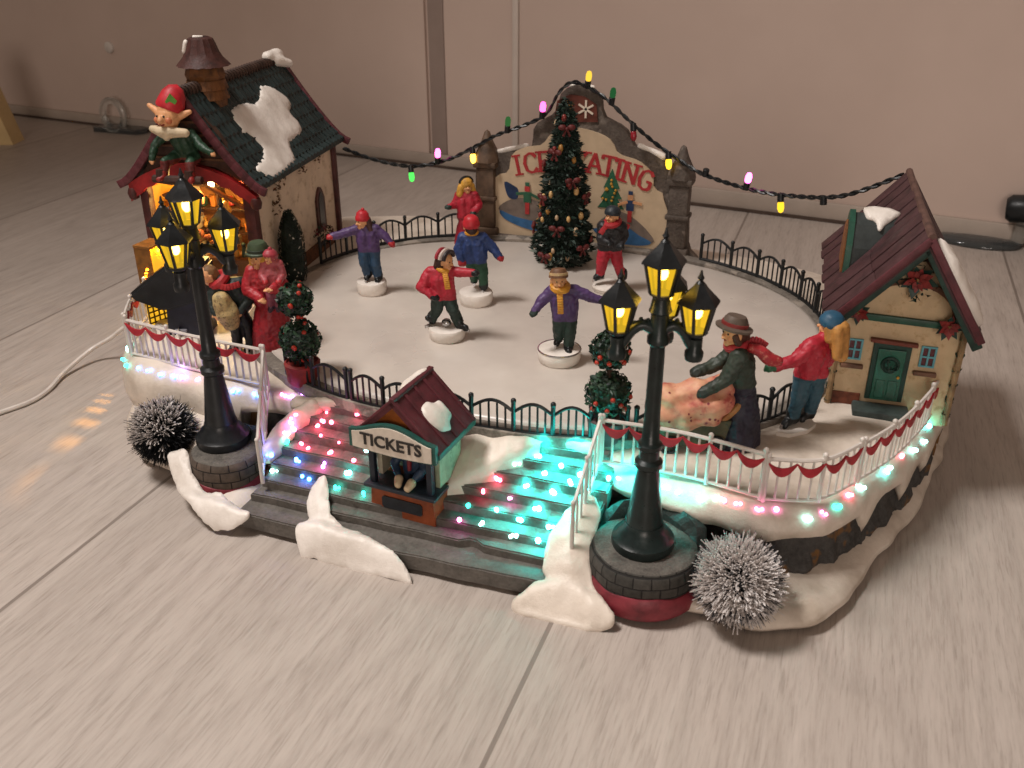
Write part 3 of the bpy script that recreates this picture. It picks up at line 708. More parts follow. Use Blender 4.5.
# roof: tiled courses draped over a flared curve
TILE = paint('#1c2a2a', .5, .4, 1.0, .4); 
for sgn in (1, -1):
    b = NB(); rows_ = 9; cols = 26; rg = random.Random(3)
    for r_ in range(rows_):
        t0, t1 = r_/rows_, (r_+1)/rows_+.03
        x0, z0 = lroof(t0); x1, z1 = lroof(min(1.02, t1))
        for c_ in range(cols):
            w = (HD+.9)/cols; off = (r_ % 2)*w*.5
            ya = -.45+c_*w+off; yb = ya+w*.93
            ya, yb = max(ya, -.45), min(yb, HD+.45)
            if yb-ya < .1: continue
            j = rg.uniform(-.03, .03); l0, l1 = .10+j, .22+j
            q = [(x0, ya, z0+l0), (x0, yb, z0+l0), (x1, yb, z1+l1), (x1, ya, z1+l1), (x0, ya, z0-.05), (x0, yb, z0-.05), (x1, yb, z1-.05), (x1, ya, z1-.05)]
            V = [b.verts.new((sgn*p[0], p[1], p[2])) for p in q]
            ym = (ya+yb)/2; V2 = [b.verts.new((sgn*x0, ym, z0+l0+.1)), b.verts.new((sgn*x1, ym, z1+l1+.12))]
            for f in ((0, 3, -2, -1), ): pass
            b.faces.new((V[0], V2[0], V2[1], V[3])); b.faces.new((V2[0], V[1], V[2], V2[1])); b.faces.new((V[3], V2[1], V[2], V[6], V[7])); b.faces.new((V[0], V[3], V[7], V[4])); b.faces.new((V[1], V[5], V[6], V[2]))
    slab_between(b, [(sgn*lroof(i/8)[0], lroof(i/8)[1]-.02) for i in range(9)], -.42, HD+.42, .22)
    rf = obj('roof', b, TILE, LH)
    for ye in (-.5, HD+.45):
        b = NB(); P = [Vector((sgn*lroof(i/12)[0], ye, lroof(i/12)[1]+.05)) for i in range(13)]
        P.append(Vector((sgn*5.0, ye, lroof(1)[1]-.12)))
        for p, q in zip(P, P[1:]): beam(b, p, q+(q-p)*.08, .3, .5, (0, 0, 1), .04)
        obj('bargeboard', b, paint('#532329', .55, .3, 1.2, .35), rf, True)
    if sgn == 1:
        # big snow patch lying on the slope
        PT = [(8.95,.186),(10.24,.249),(11.06,.359),(10.93,.442),(10.0,.501),(10.09,.62),(9.24,.707),(6.95,.755),(5.77,.922),(4.56,.971),(2.75,1.005),(1.5,.965),(1.09,.842),(1.23,.783),(2.48,.752),(3.57,.673),(3.52,.564),(2.87,.462),(2.94,.36),(3.43,.283),(5.03,.266),(6.81,.306),(8.07,.245)]
        L = catmull([(p[0], p[1]*6) for p in PT], 160); L = [Vector((p.x+.1*nz(p.x, p.y, 0, 2.5), p.y+.1*nz(p.y, p.x, 3, 2.5), 0)) for p in L]
        def onroof(p, h):
            x, z = lroof(min(1.0, p.y/6)); return Vector((x+h*.62, p.x, z+h*.78+.12))
        snow_pad('roof_snow', rf, onroof, L, .24)
b = NB()
for k in range(36):
    y = -.4+k*(HD+.8)/36; lathe(b, [(.42, 0), (.46, .1), (.36, .34), (.3, .36)], 10, (0, y, 13.15), axis=(0, 1, .12))
obj('ridge_tiles', b, paint('#3e2a20', .6, .35, 1.2, .4), LH, True)
blob('ridge_snow', [((0, 12.3, 13.6), (0, 14.0, 13.5), .4, .5), ((.3, 12.9, 13.3), (.8, 14.1, 12.9), .4, .35)], SNOW_W, LH, .1, 12, .08, 2)
# chimney: bell shaped maroon cap over a shingled ochre foot
b = NB(); lathe(b, [(1.15, 11.9), (1.15, 13.5), (1.25, 13.8), (1.05, 14.5)], 8, (.1, 3.0, 0), rot=PI/8)
for k in range(26):
    a = 2*PI*k/26; 
    for z in (12.9, 13.5): beam(b, (.1+1.12*math.cos(a+z), 3+1.12*math.sin(a+z), z), (.1+1.3*math.cos(a+z), 3+1.3*math.sin(a+z), z-.55), .3, .09)
ch = obj('chimney', b, paint('#6b421f', .6, .4, 1.5, .5), LH)
b = NB(); n = 28; prof = [(1.62, 14.35), (1.5, 14.5), (1.18, 14.85), (1.0, 15.2), (.86, 15.65), (.74, 15.95), (.52, 16.05), (.47, 15.9)]
for (r_, z), (r2, z2) in zip(prof, prof[1:]):
    for k in range(n):
        f = lambda r, kk: (.1+r*(1+.035*math.cos(kk*PI))*math.cos(2*PI*kk/n), 3+r*(1+.035*math.cos(kk*PI))*math.sin(2*PI*kk/n))
        q = [(*f(r_, k), z), (*f(r_, k+1), z), (*f(r2, k+1), z2), (*f(r2, k), z2)]
        b.faces.new([b.verts.new(p) for p in q])
bmesh.ops.remove_doubles(b, verts=b.verts, dist=.001)
lathe(b, [(.0, 15.9), (.46, 15.9)], 16, (.1, 3, 0)); lathe(b, [(1.61, 14.37), (1.0, 14.42), (0, 14.42)], 28, (.1, 3, 0))
cp = obj('chimney_cap', b, paint('#43231d', .6, .35, 1.6, .6), ch, True)
blob('cap_snow', [((-.85, 2.6, 15.2), (-.68, 2.6, 15.75), .18, .15), ((-.25, 2.9, 16.02), (.2, 3.1, 16.05), .12, .1)], SNOW_W, cp, .07, 1, .05, 3)
# red arched valance
b = NB(); top = []; bot = []
for i in range(31):
    x = -4.35+8.7*i/30; s = x/4.35
    top.append((x, 7.5+1.45*(1-abs(s)**2.0)-.35*max(0, s))); bot.append((x, 6.35+1.75*(1-abs(s)**2.2)-.1*max(0, s)+.08*math.sin(i*1.9)))
prism(b, top+bot[::-1], -.55, -.12, 'y'); obj('valance', b, paint('#8e1b1c', .45, .25, 1.2, .25), LH)
for s in (-1, 1):
    b = NB(); lathe(b, [(.0, -.5), (.3, -.35), (.38, 0), (.28, .3), (0, .45)], 10, (s*4.2, -.35, 6.7 if s > 0 else 6.9)); obj('valance_knob', b, WOODR, LH, True)
# lit inside: ceiling, back partition, shelves with toys, counter
IN = paint('#8a5526', .6, .3, .9, .4)
b = NB(); box(b, -HW+.36, HW-.36, 6.4, 6.7, -.8, 8.2); obj('inner_wall', b, IN, LH)
b = NB(); box(b, -HW+.36, HW-.36, .5, 6.35, 7.8, 8.0); obj('inner_ceiling', b, IN, LH)
b = NB()
for z in (2.6, 4.3, 5.9): box(b, -HW+.4, HW-.4, 5.2, 6.38, z, z+.16)
for x in (-1.6, 1.3): box(b, x-.08, x+.08, 5.3, 6.36, .1, 6.0)
sh = obj('shelves', b, WOODB, LH)
rg = random.Random(11); tp = ['#a8642b', '#7c1f20', '#4b3a2a', '#b98a3c', '#27423a', '#8f4f33', '#3a1d18']
for z in (2.76, 4.46, 6.06):
    x = -3.1
    while x < 3.0:
        b = NB(); w = rg.uniform(.25, .5); h = rg.uniform(.5, 1.15)
        if rg.random() < .5: box(b, x, x+w, 5.35, 5.9, z, z+h*.7, None, .05)
        else: capsule(b, (x+w/2, 5.6, z+.25), (x+w/2, 5.6, z+h*.6), w*.5, w*.35); ell(b, (x+w/2, 5.55, z+h*.85), w*.36, 8, 6)
        obj('toy', b, paint(rg.choice(tp), .5, .25), sh, True); x += w+rg.uniform(.15, .5)
b = NB(); box(b, -.6, HW-.5, 1.2, 2.4, -.4, 2.1, None, .08); box(b, -.8, HW-.4, 1.0, 2.6, 2.1, 2.35, None, .06); obj('counter', b, paint('#5e3a1c', .5, .3), LH)
rg = random.Random(5)
for k in range(6):
    b = NB(); x = -.3+k*.55; capsule(b, (x, 1.6, 2.4), (x, 1.6, 2.7+.3*rg.random()), .2, .14); ell(b, (x, 1.6, 3.05+.2*rg.random()), .16, 8, 6); obj('toy', b, paint(tp[k], .5, .25), LH, True)
for p_, q_ in (((-2.6, .4, 6.6), (-.4, .4, 7.5)), ((3.0, .4, 6.1), (.6, .4, 7.4))):
    b = NB(); beam(b, p_, q_, .2, .3, (0, 1, 0), .04); obj('brace', b, IN, LH)
b = NB(); ell(b, (.75, .6, 7.45), (.2, .2, .26), 10, 8); obj('ceiling_bulb', b, BULB, LH, 'all')
# lattice window on the far side wall, next to the open front
b = NB()
for k in range(7): beam(b, (-HW+.15, .55+k*.5, .0), (-HW+.15, .55+k*.5, 5.2), .1, .09, (1, 0, 0))
for k in range(8): beam(b, (-HW+.15, .5, .1+k*.7), (-HW+.15, 3.6, .1+k*.7), .09, .1)
for y in (.45, 3.6): beam(b, (-HW+.15, y, -.4), (-HW+.15, y, 7.4), .22, .22, (1, 0, 0))
box(b, -HW, -HW+.3, .5, 3.6, 5.3, 7.6)
obj('lattice', b, paint('#a97a2a', .5, .2), LH)
# arched window and brickwork on the visible side wall
def arch_pts(w, h, n=9): return [(-w, 0)]+[(-w+2*w*k/(n-1), h-w*1.2+w*1.2*math.sin(PI*k/(n-1))) for k in range(n)]+[(w, 0)]
MX = lambda y, z: Matrix.Translation((HW, y, z)) @ Matrix.Rotation(PI/2, 4, 'Z')
b = NB(); prism(b, arch_pts(.75, 3.3), -.16, .0, 'y', MX(10.2, 1.6)); w_ = obj('arched_window', b, paint('#4a2620', .5, .4, 1.6, .5), LH)
b = NB(); prism(b, arch_pts(.42, 2.6), -.2, -.165, 'y', MX(10.2, 1.95)); obj('pane', b, paint('#1d1a1b', .2, .2), w_)
b = NB(); rg = random.Random(2)
leafy(b, (HW+.25, 9.6, 1.5), lambda d: .75+.3*abs(d.y), 260, .14, (0, 1, 2), 4)
obj('window_box', b, [paint('#27321f', .6, .3), paint('#6d1d26', .6, .3), paint('#3a2a1c', .6, .3)], LH)
b = NB(); uvl = None; box(b, HW-.02, HW+.14, 6.3, 9.6, -.6, 1.0, None, .04); box(b, HW-.01, HW+.1, 9.7, 12.4, -.7, .5, None, .04); obj('brick_patch', b, paint('#6d4223', .7, .4, 1.7, .7, '#3c2417'), LH)
b = NB(); leafy(b, (HW+.05, 3.4, 7.1), lambda d: .25+.7*abs(d.y), 110, .14, (0,), 6); leafy(b, (HW+.05, 2.9, 5.8), lambda d: .2+.6*abs(d.z), 60, .13, (0,), 7); leafy(b, (HW+.03, 7.4, 6.9), lambda d: .2+.45*abs(d.y), 50, .12, (0,), 8); leafy(b, (HW+.05, 10.2, 6.9), lambda d: .2+.5*abs(d.z), 50, .12, (0,), 9)
obj('dry_creeper', b, paint('#5b4028', .7, .3), LH)
rg = random.Random(9)
for k in range(9):
    x, y, z = rg.uniform(-3.2, -1.0) if k < 6 else rg.uniform(.4, 3.2), rg.uniform(.9, 3.0), rg.uniform(2.2, 6.6); b = NB(); w = rg.uniform(.3, .55)
    if k % 3 == 0: box(b, x-w, x+w, y, y+.4, z, z+w*1.6, None, .05)
    elif k % 3 == 1: lathe(b, [(.0, 0), (w*.8, .05), (w, .5), (w*.5, .9), (0, 1.0)], 10, (x, y, z))
    else: capsule(b, (x-w, y, z), (x+w, y+.2, z+.3), .2, .16); ell(b, (x, y, z+.5), w*.6, 8, 6)
    o_ = obj('hanging_toy', b, paint(rg.choice(tp), .5, .3), LH, True)
for z, x0, x1 in ((3.1, -3.3, -1.2), (4.9, -3.3, -1.0)):
    b = NB(); box(b, x0, x1, 1.0, 2.2, z, z+.14); box(b, x0+.1, x0+.22, 1.1, 2.1, -.3, z-.003); obj('rack_shelf', b, WOODB, LH)
WIN_LIGHT = LH.matrix_basis @ Vector((0, 2.2, 6.6))
b = NB(); box(b, -4.4, 4.4, -.2, HD+.6, -1.2, -.15, None, .2); obj('plinth', b, SNOW, LH, True)

# cypress at the side wall
CY = thing('cypress_shrub', 'narrow dark green snow-dusted cypress against the cream workshop wall', 'shrub', (-17.95, 18.9, 4.7), 0)
b = NB(); tube(b, [(0, 0, -.2), (0, 0, 1.2)], [.2, .14], 8); obj('trunk', b, WOODB, CY)
b = NB()
lathe(b, [(.5, .2), (.72, .9), (.74, 2.2), (.66, 3.6), (.45, 4.6), (.0, 5.2)], 12)
rg = random.Random(8)
for _ in range(1300):
    z = rg.uniform(.1, 5.3); a = rg.uniform(0, 2*PI); rr = .82*(1-max(0, (z-3.2)/2.4)**1.6)*(.75+.25*min(1, z/1.0))
    p = Vector((rr*math.cos(a), rr*math.sin(a), z)); n_ = Vector((math.cos(a), math.sin(a), .6)).normalized(); s, u = frame_of(n_); t = .11
    d = (Vector((0, 0, 1))+n_*.5+s*rg.uniform(-.6, .6)).normalized()*t*1.7
    f = b.faces.new([b.verts.new(q) for q in (p-s*t*.6, p+d*.5+n_*.05-s*.02, p+d, p+s*t*.6)]); f.material_index = 1 if rg.random() < .05 else 0
obj('foliage', b, [paint('#16251c', .6, .4, 2), SNOW_W], CY)

# ------------------------------------------------------------------ right house: the cottage
RH = thing('cottage', 'small cottage with maroon plank roof, green door and red poinsettias on the gable', 'house', (20.2, 14.3, 4.6), R(4))
TAN = paint('#c4ab87', .6, .12, .7, .4, '#a4875f'); GREEN = paint('#1e4a3a', .45, .25, 1.4, .25); DGREEN = paint('#16332b', .5, .3)
W2, D2 = 2.8, 9.6
b = NB(); prism(b, [(-W2, -.6), (W2, -.6), (W2, 5.6), (.1, 9.0), (-W2, 5.6)], 0, .4, 'y'); obj('front_wall', b, TAN, RH)
b = NB(); box(b, -W2+.003, -W2+.4, .41, D2-.41, -.6, 5.6); obj('side_wall', b, paint('#b9a58c', .6, .15, .7, .4), RH)
b = NB(); box(b, W2-.4, W2-.003, .41, D2-.41, -.6, 5.6); obj('side_wall', b, TAN, RH)
b = NB(); prism(b, [(-W2, -.6), (W2, -.6), (W2, 5.6), (.1, 9.0), (-W2, 5.6)], D2-.4, D2, 'y'); obj('back_wall', b, TAN, RH)
# left and right roof planes with raised seams running down the slope
AP = (.25, 9.75)
ROOFM = paint('#43282a', .6, .3, 1.1, .4)
for sgn, ex, ez in ((-1, -3.75, 5.15), (1, 3.35, 4.95)):
    b = NB(); slab_between(b, [AP, (AP[0]+(ex-AP[0])*.5, AP[1]+(ez-AP[1])*.52), (ex, ez)], -1.5, D2+1.2, .3)
    d = Vector((ex-AP[0], 0, ez-AP[1])); nn = Vector((-d.z, 0, d.x)).normalized(); nn = nn if nn.z > 0 else -nn
    nb = 9
    for k in range(nb):
        wd = (D2+2.7)/nb; y = -1.5+k*wd+wd/2; h = .05+.03*((k*7) % 3)
        a = Vector((AP[0], y, AP[1]))+nn*h; e = Vector((ex, y, ez))+nn*h+d*(.012*((k*5) % 3))
        mid = (a+e)/2-Vector((0, 0, .06)); beam(b, a, mid, wd*.9, .16, nn, .05); beam(b, mid, e, wd*.9, .16, nn, .05)
    rf = obj('roof', b, ROOFM, RH, True)
    b = NB(); beam(b, Vector((AP[0], -1.6, AP[1]-.05)), Vector((ex*1.0, -1.6, ez-.1)), .2, .36, nn, .06); obj('bargeboard', b, MAROON, rf, True)
    b = NB(); beam(b, Vector((AP[0], -1.3, AP[1]-.55)), Vector((ex*.98, -1.3, ez-.5)), .3, .5, nn, .05); obj('soffit', b, DGREEN, rf, True)
    if sgn == 1:
        pts = [(.12, .1), (.3, 1.0), (.45, 1.4), (.7, 1.5), (.86, .9), (.95, -.4), (.8, -1.2), (.5, -1.45), (.25, -1.3)]
        L = catmull([(p[0]*6, p[1]) for p in pts], 60); b = NB()
        f = lambda p, h: Vector((AP[0]+(ex-AP[0])*p.x/6, p.y, AP[1]+(ez-AP[1])*p.x/6))+nn*(h+.12)
        b.free(); snow_pad('roof_snow', rf, f, L, .42)
b = NB(); tube(b, [(AP[0], -1.6, AP[1]+.05), (AP[0], D2/2, AP[1]-.02), (AP[0], D2+1.3, AP[1]+.08)], .2, 8); obj('ridge', b, paint('#5a4038', .6, .3), RH, True)
# dormer on the near slope
DM = Matrix.Translation((-2.15, 4.2, 0))
b = NB()
dp = [(-1.7, 5.7), (1.7, 5.7), (1.35, 7.6), (.75, 8.7), (0, 9.15), (-.75, 8.7), (-1.35, 7.6)]
MD = Matrix.Translation((0, 4.6, 0)) @ Matrix.Rotation(-PI/2, 4, 'Z')
prism(b, [(x*.98, z-.15) for x, z in dp], -2.75, .2, 'y', MD); dm = obj('dormer', b, paint('#2b3130', .55, .35, 1.0, .4), RH)
b = NB(); prism(b, dp, -3.05, -2.76, 'y', MD); obj('dormer_face', b, GREEN, dm)
b = NB(); prism(b, [(x*.75, 6.0+(z-6.0)*.82) for x, z in dp if z > 5.0], -3.15, -3.06, 'y', MD); obj('dormer_panel', b, paint('#7a4a24', .6, .3), dm)
snow_patch('dormer_snow', dm, Vector((-1.6, 4.6, 9.0)), Vector((1, 0, 0)), Vector((0, -.8, -.55)).normalized(), Vector((0, -.45, .85)).normalized(), [(-.75,-.25),(.2,-.35),(1.0,-.1),(.75,.35),(.35,.75),(.05,1.15),(-.2,.6),(-.6,.4)], .18)
# gable dressing
b = NB(); beam(b, (-2.5, -.12, 5.1), (2.5, -.12, 4.98), .22, .36, (0, 0, 1), .05); obj('gable_beam', b, GREEN, RH, True)
b = NB(); P = [Vector((2.3*math.cos(PI-PI*i/16)*.98, -.1, 5.35+1.75*math.sin(PI*i/16))) for i in range(17)]
for p, q in zip(P, P[1:]): beam(b, p, q+(q-p)*.05, .2, .26, (0, 0, 1))
beam(b, (-1.7, -.08, 6.9), (-.2, -.08, 8.3), .16, .3); beam(b, (1.8, -.08, 6.8), (.5, -.08, 8.3), .16, .3)
obj('gable_arch', b, paint('#5b351c', .6, .3), RH, True)
def poinsettia(c, s, seed):
    b = NB(); rg = random.Random(seed); c = Vector(c)
    for lay, (n_, L, h, mi) in enumerate(((7, 1.15, .0, 1), (6, 1.0, .12, 0), (6, .65, .22, 0))):
        for k in range(n_):
            a = 2*PI*k/n_+lay*.5+rg.uniform(-.2, .2); d = Vector((math.cos(a), -.25-.3*rg.random(), math.sin(a))); t = Vector((-math.sin(a), 0, math.cos(a)))
            o_ = c+Vector((0, -h*s, 0)); l = L*s*rg.uniform(.8, 1.1)
            b.faces.new([b.verts.new(q) for q in (o_, o_+d*l*.55+t*l*.26, o_+d*l, o_+d*l*.55-t*l*.26)]).material_index = mi
    for _ in range(5): ell(b, c+Vector((rg.uniform(-.1, .1)*s, -.34*s, rg.uniform(-.1, .1)*s)), .06*s, 6, 4, 2)
    obj('poinsettia', b, [paint('#7e2420', .55, .35, 3), DGREEN, paint('#7d5b2a', .5, .3)], RH)
poinsettia((.15, -.3, 7.35), .8, 1); poinsettia((-2.25, -.35, 5.35), .55, 2); poinsettia((2.0, -.35, 5.1), .6, 3)
b = NB(); leafy(b, (.15, -.12, 7.2), lambda d: 1.0 if abs(d.y) < .5 else .5, 120, .16, (0,), 3); obj('gable_foliage', b, DGREEN, RH)
# door with wreath, jambs, lintel, step
b = NB(); box(b, -1.2, .62, -.14, -.003, .55, 3.75, None, .03); dr = obj('door_frame', b, paint('#14352c', .5, .25), RH)
b = NB(); box(b, -.95, .38, -.24, -.145, .6, 3.45, None, .03)
for (x0, x1, z0, z1) in ((-.8, -.35, .75, 1.75), (-.22, .23, .75, 1.75)): box(b, x0, x1, -.29, -.245, z0, z1, None, .03)
d2 = obj('door', b, paint('#1f5a48', .35, .2), dr)
b = NB(); tube(b, [(-.28+.36*math.cos(2*PI*k/16), -.3, 2.65+.36*math.sin(2*PI*k/16)) for k in range(16)], .11, 6, closed=True); leafy(b, (-.28, -.32, 2.65), lambda d: .36, 60, .1, (0,), 12); obj('wreath', b, DGREEN, d2)
b = NB(); ell(b, (.2, -.32, 2.0), .08, 8, 6); obj('handle', b, GOLD, d2)
b = NB(); beam(b, (-1.4, -.2, 3.9), (.85, -.2, 3.82), .3, .2, bev=.04); obj('lintel', b, paint('#6a2f20', .55, .3), RH)
b = NB(); box(b, -1.75, 1.0, -1.3, -.01, -.3, .35, None, .1); obj('doorstep', b, paint('#3c4744', .6, .3), RH, True)
for x in (-2.08, 1.42):
    b = NB(); beam(b, (x-.32, -.06, 2.7), (x-.32, -.06, 3.75), .1, .1, (0, 1, 0)); beam(b, (x+.32, -.06, 2.7), (x+.32, -.06, 3.75), .1, .1, (0, 1, 0)); beam(b, (x, -.07, 2.7), (x, -.07, 3.75), .09, .1, (0, 1, 0))
    for z in (2.7, 3.22, 3.75): beam(b, (x-.37, -.065, z), (x+.37, -.065, z), .1, .09)
    w_ = obj('window', b, paint('#5a9aa6', .4, .15), RH)
    b = NB(); box(b, x-.32, x+.32, -.04, -.003, 2.7, 3.75); obj('pane', b, paint('#541a22', .25, .25), w_)
    b = NB(); box(b, x-.55, x+.55, -.28, -.003, 2.2, 2.42, None, .05); obj('sill', b, paint('#6a4a38', .6, .3), w_)
b = NB(); box(b, -2.83, -1.4, -.07, -.002, -.5, .75, None, .04); obj('brick_base', b, paint('#6e3a26', .7, .4, 1.7, .7), RH)
# garlands wound round the front corner posts
for x in (-2.95, 2.85):
    b = NB(); tube(b, [(x, -.15, -.4), (x, -.15, 4.9)], .16, 8); cpost = obj('corner_post', b, paint('#8a7050', .6, .3), RH, True)
    b = NB(); rg = random.Random(4)
    for k in range(6): leafy(b, (x, -.1, .2+k*.85), lambda d: .17+.08*abs(d.z), 60, .09, (0, 0, 0, 1), k+20)
    obj('garland', b, [DGREEN, paint('#9a7b4a', .5, .3)], cpost)

# ------------------------------------------------------------------ ticket booth
TB = thing('ticket_booth', 'ticket booth with maroon gable roof and white TICKETS board on the front steps', 'booth', (-1.2, .72, 1.52), R(-4))
ORG = paint('#8a4423', .5, .25, 1.3, .3); TEALG = paint('#1f4e46', .5, .25); NAVY = paint('#1d2430', .5, .3)
b = NB(); prism(b, [(-1.75, 0), (1.75, 0), (1.75, .25), (1.68, 1.55), (-1.68, 1.55), (-1.75, .25)], 0, 3.1, 'y'); obj('booth_base', b, ORG, TB)
b = NB(); prism(b, [(-1.1, .55), (-1.0, .45), (1.0, .45), (1.1, .55), (1.1, 1.0), (1.0, 1.1), (-1.0, 1.1), (-1.1, 1.0)], -.06, -.003, 'y'); obj('base_panel', b, paint('#20242a', .5, .3), TB)
b = NB(); box(b, -1.95, 1.95, -.3, 1.2, 1.56, 1.75, None, .06); obj('counter', b, paint('#232a33', .45, .3), TB, True)
b = NB(); box(b, 1.45, 1.7, .75, 2.95, 1.76, 4.5); obj('side_wall', b, paint('#9aa58a', .55, .2, .9, .3, '#6a7a66'), TB)
b = NB(); box(b, -1.7, -1.45, .75, 2.95, 1.76, 4.5); obj('side_wall', b, paint('#a49a86', .55, .2), TB)
b = NB(); box(b, -1.44, 1.44, 2.0, 2.2, 1.56, 4.7); obj('inner_wall', b, paint('#7d6858', .6, .2), TB)
b = NB(); box(b, -1.69, 1.69, 2.7, 2.94, 1.56, 4.5); obj('back_wall', b, paint('#a49a86', .55, .2), TB)
for x in (-1.55, 1.55):
    b = NB(); beam(b, (x, .1, 1.76), (x, .1, 4.4), .3, .3, (0, 1, 0), .04); obj('corner_post', b, NAVY, TB, True)
b = NB(); prism(b, [(-1.9, 4.35), (1.9, 4.35), (.0, 6.3)], .05, .3, 'y'); obj('gable', b, paint('#a35a22', .5, .25), TB)
for s in (1, -1):
    b = NB(); a, e = Vector((0, 0, 6.6)), Vector((s*2.3, 0, 4.35)); d = e-a; nn = Vector((-d.z, 0, d.x)).normalized(); nn = nn if nn.z > 0 else -nn
    slab_between(b, [(0, 6.6), (s*1.15, 5.475), (s*2.3, 4.35)], -.35, 3.35, .26)
    for k in range(5):
        y = -.3+k*.88; beam(b, Vector((0, y, 6.6))+nn*.04, Vector((e.x, y, e.z))+nn*.04+d*.01, .22, .14, nn, .04)
    for k in range(4): beam(b, Vector((0, -.3+k*.88+.44, 6.6))+nn*.02, Vector((e.x, -.3+k*.88+.44, e.z))+nn*.02, .66, .06, nn, .02)
    rf = obj('roof', b, paint('#521f26', .55, .3, 1.0, .4), TB, True)
    b = NB(); beam(b, (s*2.28, -.36, 4.22), (s*2.28, 3.36, 4.22), .16, .32, bev=.04); obj('fascia', b, TEALG, rf, True)
    O_ = Vector((0, 0, 6.6)); U_ = Vector((0, 1, 0)); D_ = d.normalized()
    if s == 1: snow_patch('roof_snow', rf, O_, U_, D_, nn, [(.55,1.5),(.8,1.15),(1.25,1.05),(1.6,1.3),(2.05,1.4),(2.15,1.9),(2.0,2.3),(1.6,2.45),(1.3,2.75),(.85,2.55),(.6,2.15)], .3)
    else: snow_patch('roof_snow', rf, O_, U_, D_, nn, [(.9,.05),(2.2,-.05),(3.1,-.05),(3.25,.7),(3.0,1.5),(2.6,1.3),(1.9,1.0),(1.2,.6)], .32)
b = NB(); beam(b, (0, -.4, 6.63), (0, 3.4, 6.63), .3, .22, bev=.06); obj('ridge', b, paint('#521f26', .55, .3, 1.0, .4), TB, True)
def board(k, n=20):
    top = [(-2.15*k+4.3*k*i/n, 4.82+.55*k*math.sin(PI*i/n)**1.6+.2*(k-1)*4) for i in range(n+1)]
    bot = [(2.15*k-4.3*k*i/n, 3.98-.1*math.sin(PI*i/n)-.18*(k-1)*4) for i in range(n+1)]
    return top+bot
b = NB(); prism(b, board(1.06), -.62, -.37, 'y'); sb = obj('sign_board', b, TEALG, TB)
b = NB(); prism(b, board(.97), -.68, -.625, 'y'); obj('sign_face', b, paint('#cfc3b4', .5, .1), sb)
b = NB(); text_bm(b, 'TICKETS', .92, Matrix.Translation((0, -.7, 4.52)) @ Matrix.Rotation(PI/2, 4, 'X') @ Matrix.Diagonal((.93, .92, 1, 1)), .03, .022); obj('sign_letters', b, paint('#26221f', .5, .2), sb)
b = NB(); tube(b, [(-.55, -.12, -.02), (-.5, -.2, -.5)], [.13, .08], 6); obj('glue_drip', b, paint('#8d8068', .3, .3), TB)

# ------------------------------------------------------------------ rink sign
SG = thing('rink_sign', 'stone-framed ICE SKATING sign with painted skaters behind the decorated tree', 'sign', (0, 33, 0))
SO = [(-10.2,4.6),(-10.3,6),(-10.2,10.6),(-9.2,11.3),(-7.6,11.6),(-5.9,12.1),(-5.6,13.7),(-4.5,14.45),(-4.0,14.8),(-3.7,16.0),(-3.2,16.5),(-2.4,16.75),(-1.5,16.5),(-.8,16.0),(-.5,14.7),(.6,14.2),(1.3,13.7),(1.9,12.75),(3.2,12.35),(4.3,11.7),(5.6,11.3),(6.2,6),(5.9,4.6)]
b = NB(); fs = prism(b, [(p.x, p.y) for p in catmull(SO, 90)], 0, .7, 'y'); obj('frame', b, stone_mat('sign_stone', '#3a322d', '#5f554d', '#7a6f66', .9, .7, .9), SG)
PN = [(-8.7,5.4),(-8.7,9.2),(-8.4,9.9),(-7.6,10.2),(-7.3,11.5),(-6.2,12.15),(-5.0,12.4),(-4.1,13.4),(-2.4,13.8),(-.6,13.5),(.3,13.0),(.8,12.2),(2.3,11.8),(3.3,11.0),(3.5,9.9),(4.2,9.4),(4.1,5.4)]
b = NB(); prism(b, [(p.x, p.y) for p in catmull(PN, 80)], -.12, -.003, 'y'); pn = obj('painted_panel', b, paint('#b9a387', .55, .1, .5, .2), SG)
b = NB(); prism(b, [(-4.1,14.3),(-3.9,15.6),(-2.9,16.1),(-1.9,16.0),(-1.0,15.5),(-.85,14.3),(-2.4,14.2)], -.1, -.003, 'y'); tp_ = obj('top_panel', b, paint('#5b2b1f', .55, .3), SG)
def flake(b, x, z, s):
    for k in range(3):
        a = PI/6+k*PI/3; d = Vector((math.cos(a), 0, math.sin(a)))
        beam(b, Vector((x, -.13, z))-d*s, Vector((x, -.13, z))+d*s, .05, .14, (0, 1, 0)) if False else beam(b, Vector((x, -.13, z))-d*s, Vector((x, -.13, z))+d*s, .14, .05, (0, -1, 0))
b = NB(); flake(b, -1.75, 15.15, .62); obj('snowflake', b, paint('#cdbfae', .5, .1), tp_)
b = NB(); flake(b, -3.15, 15.2, .55); obj('snowflake', b, paint('#b98d52', .5, .2), tp_)
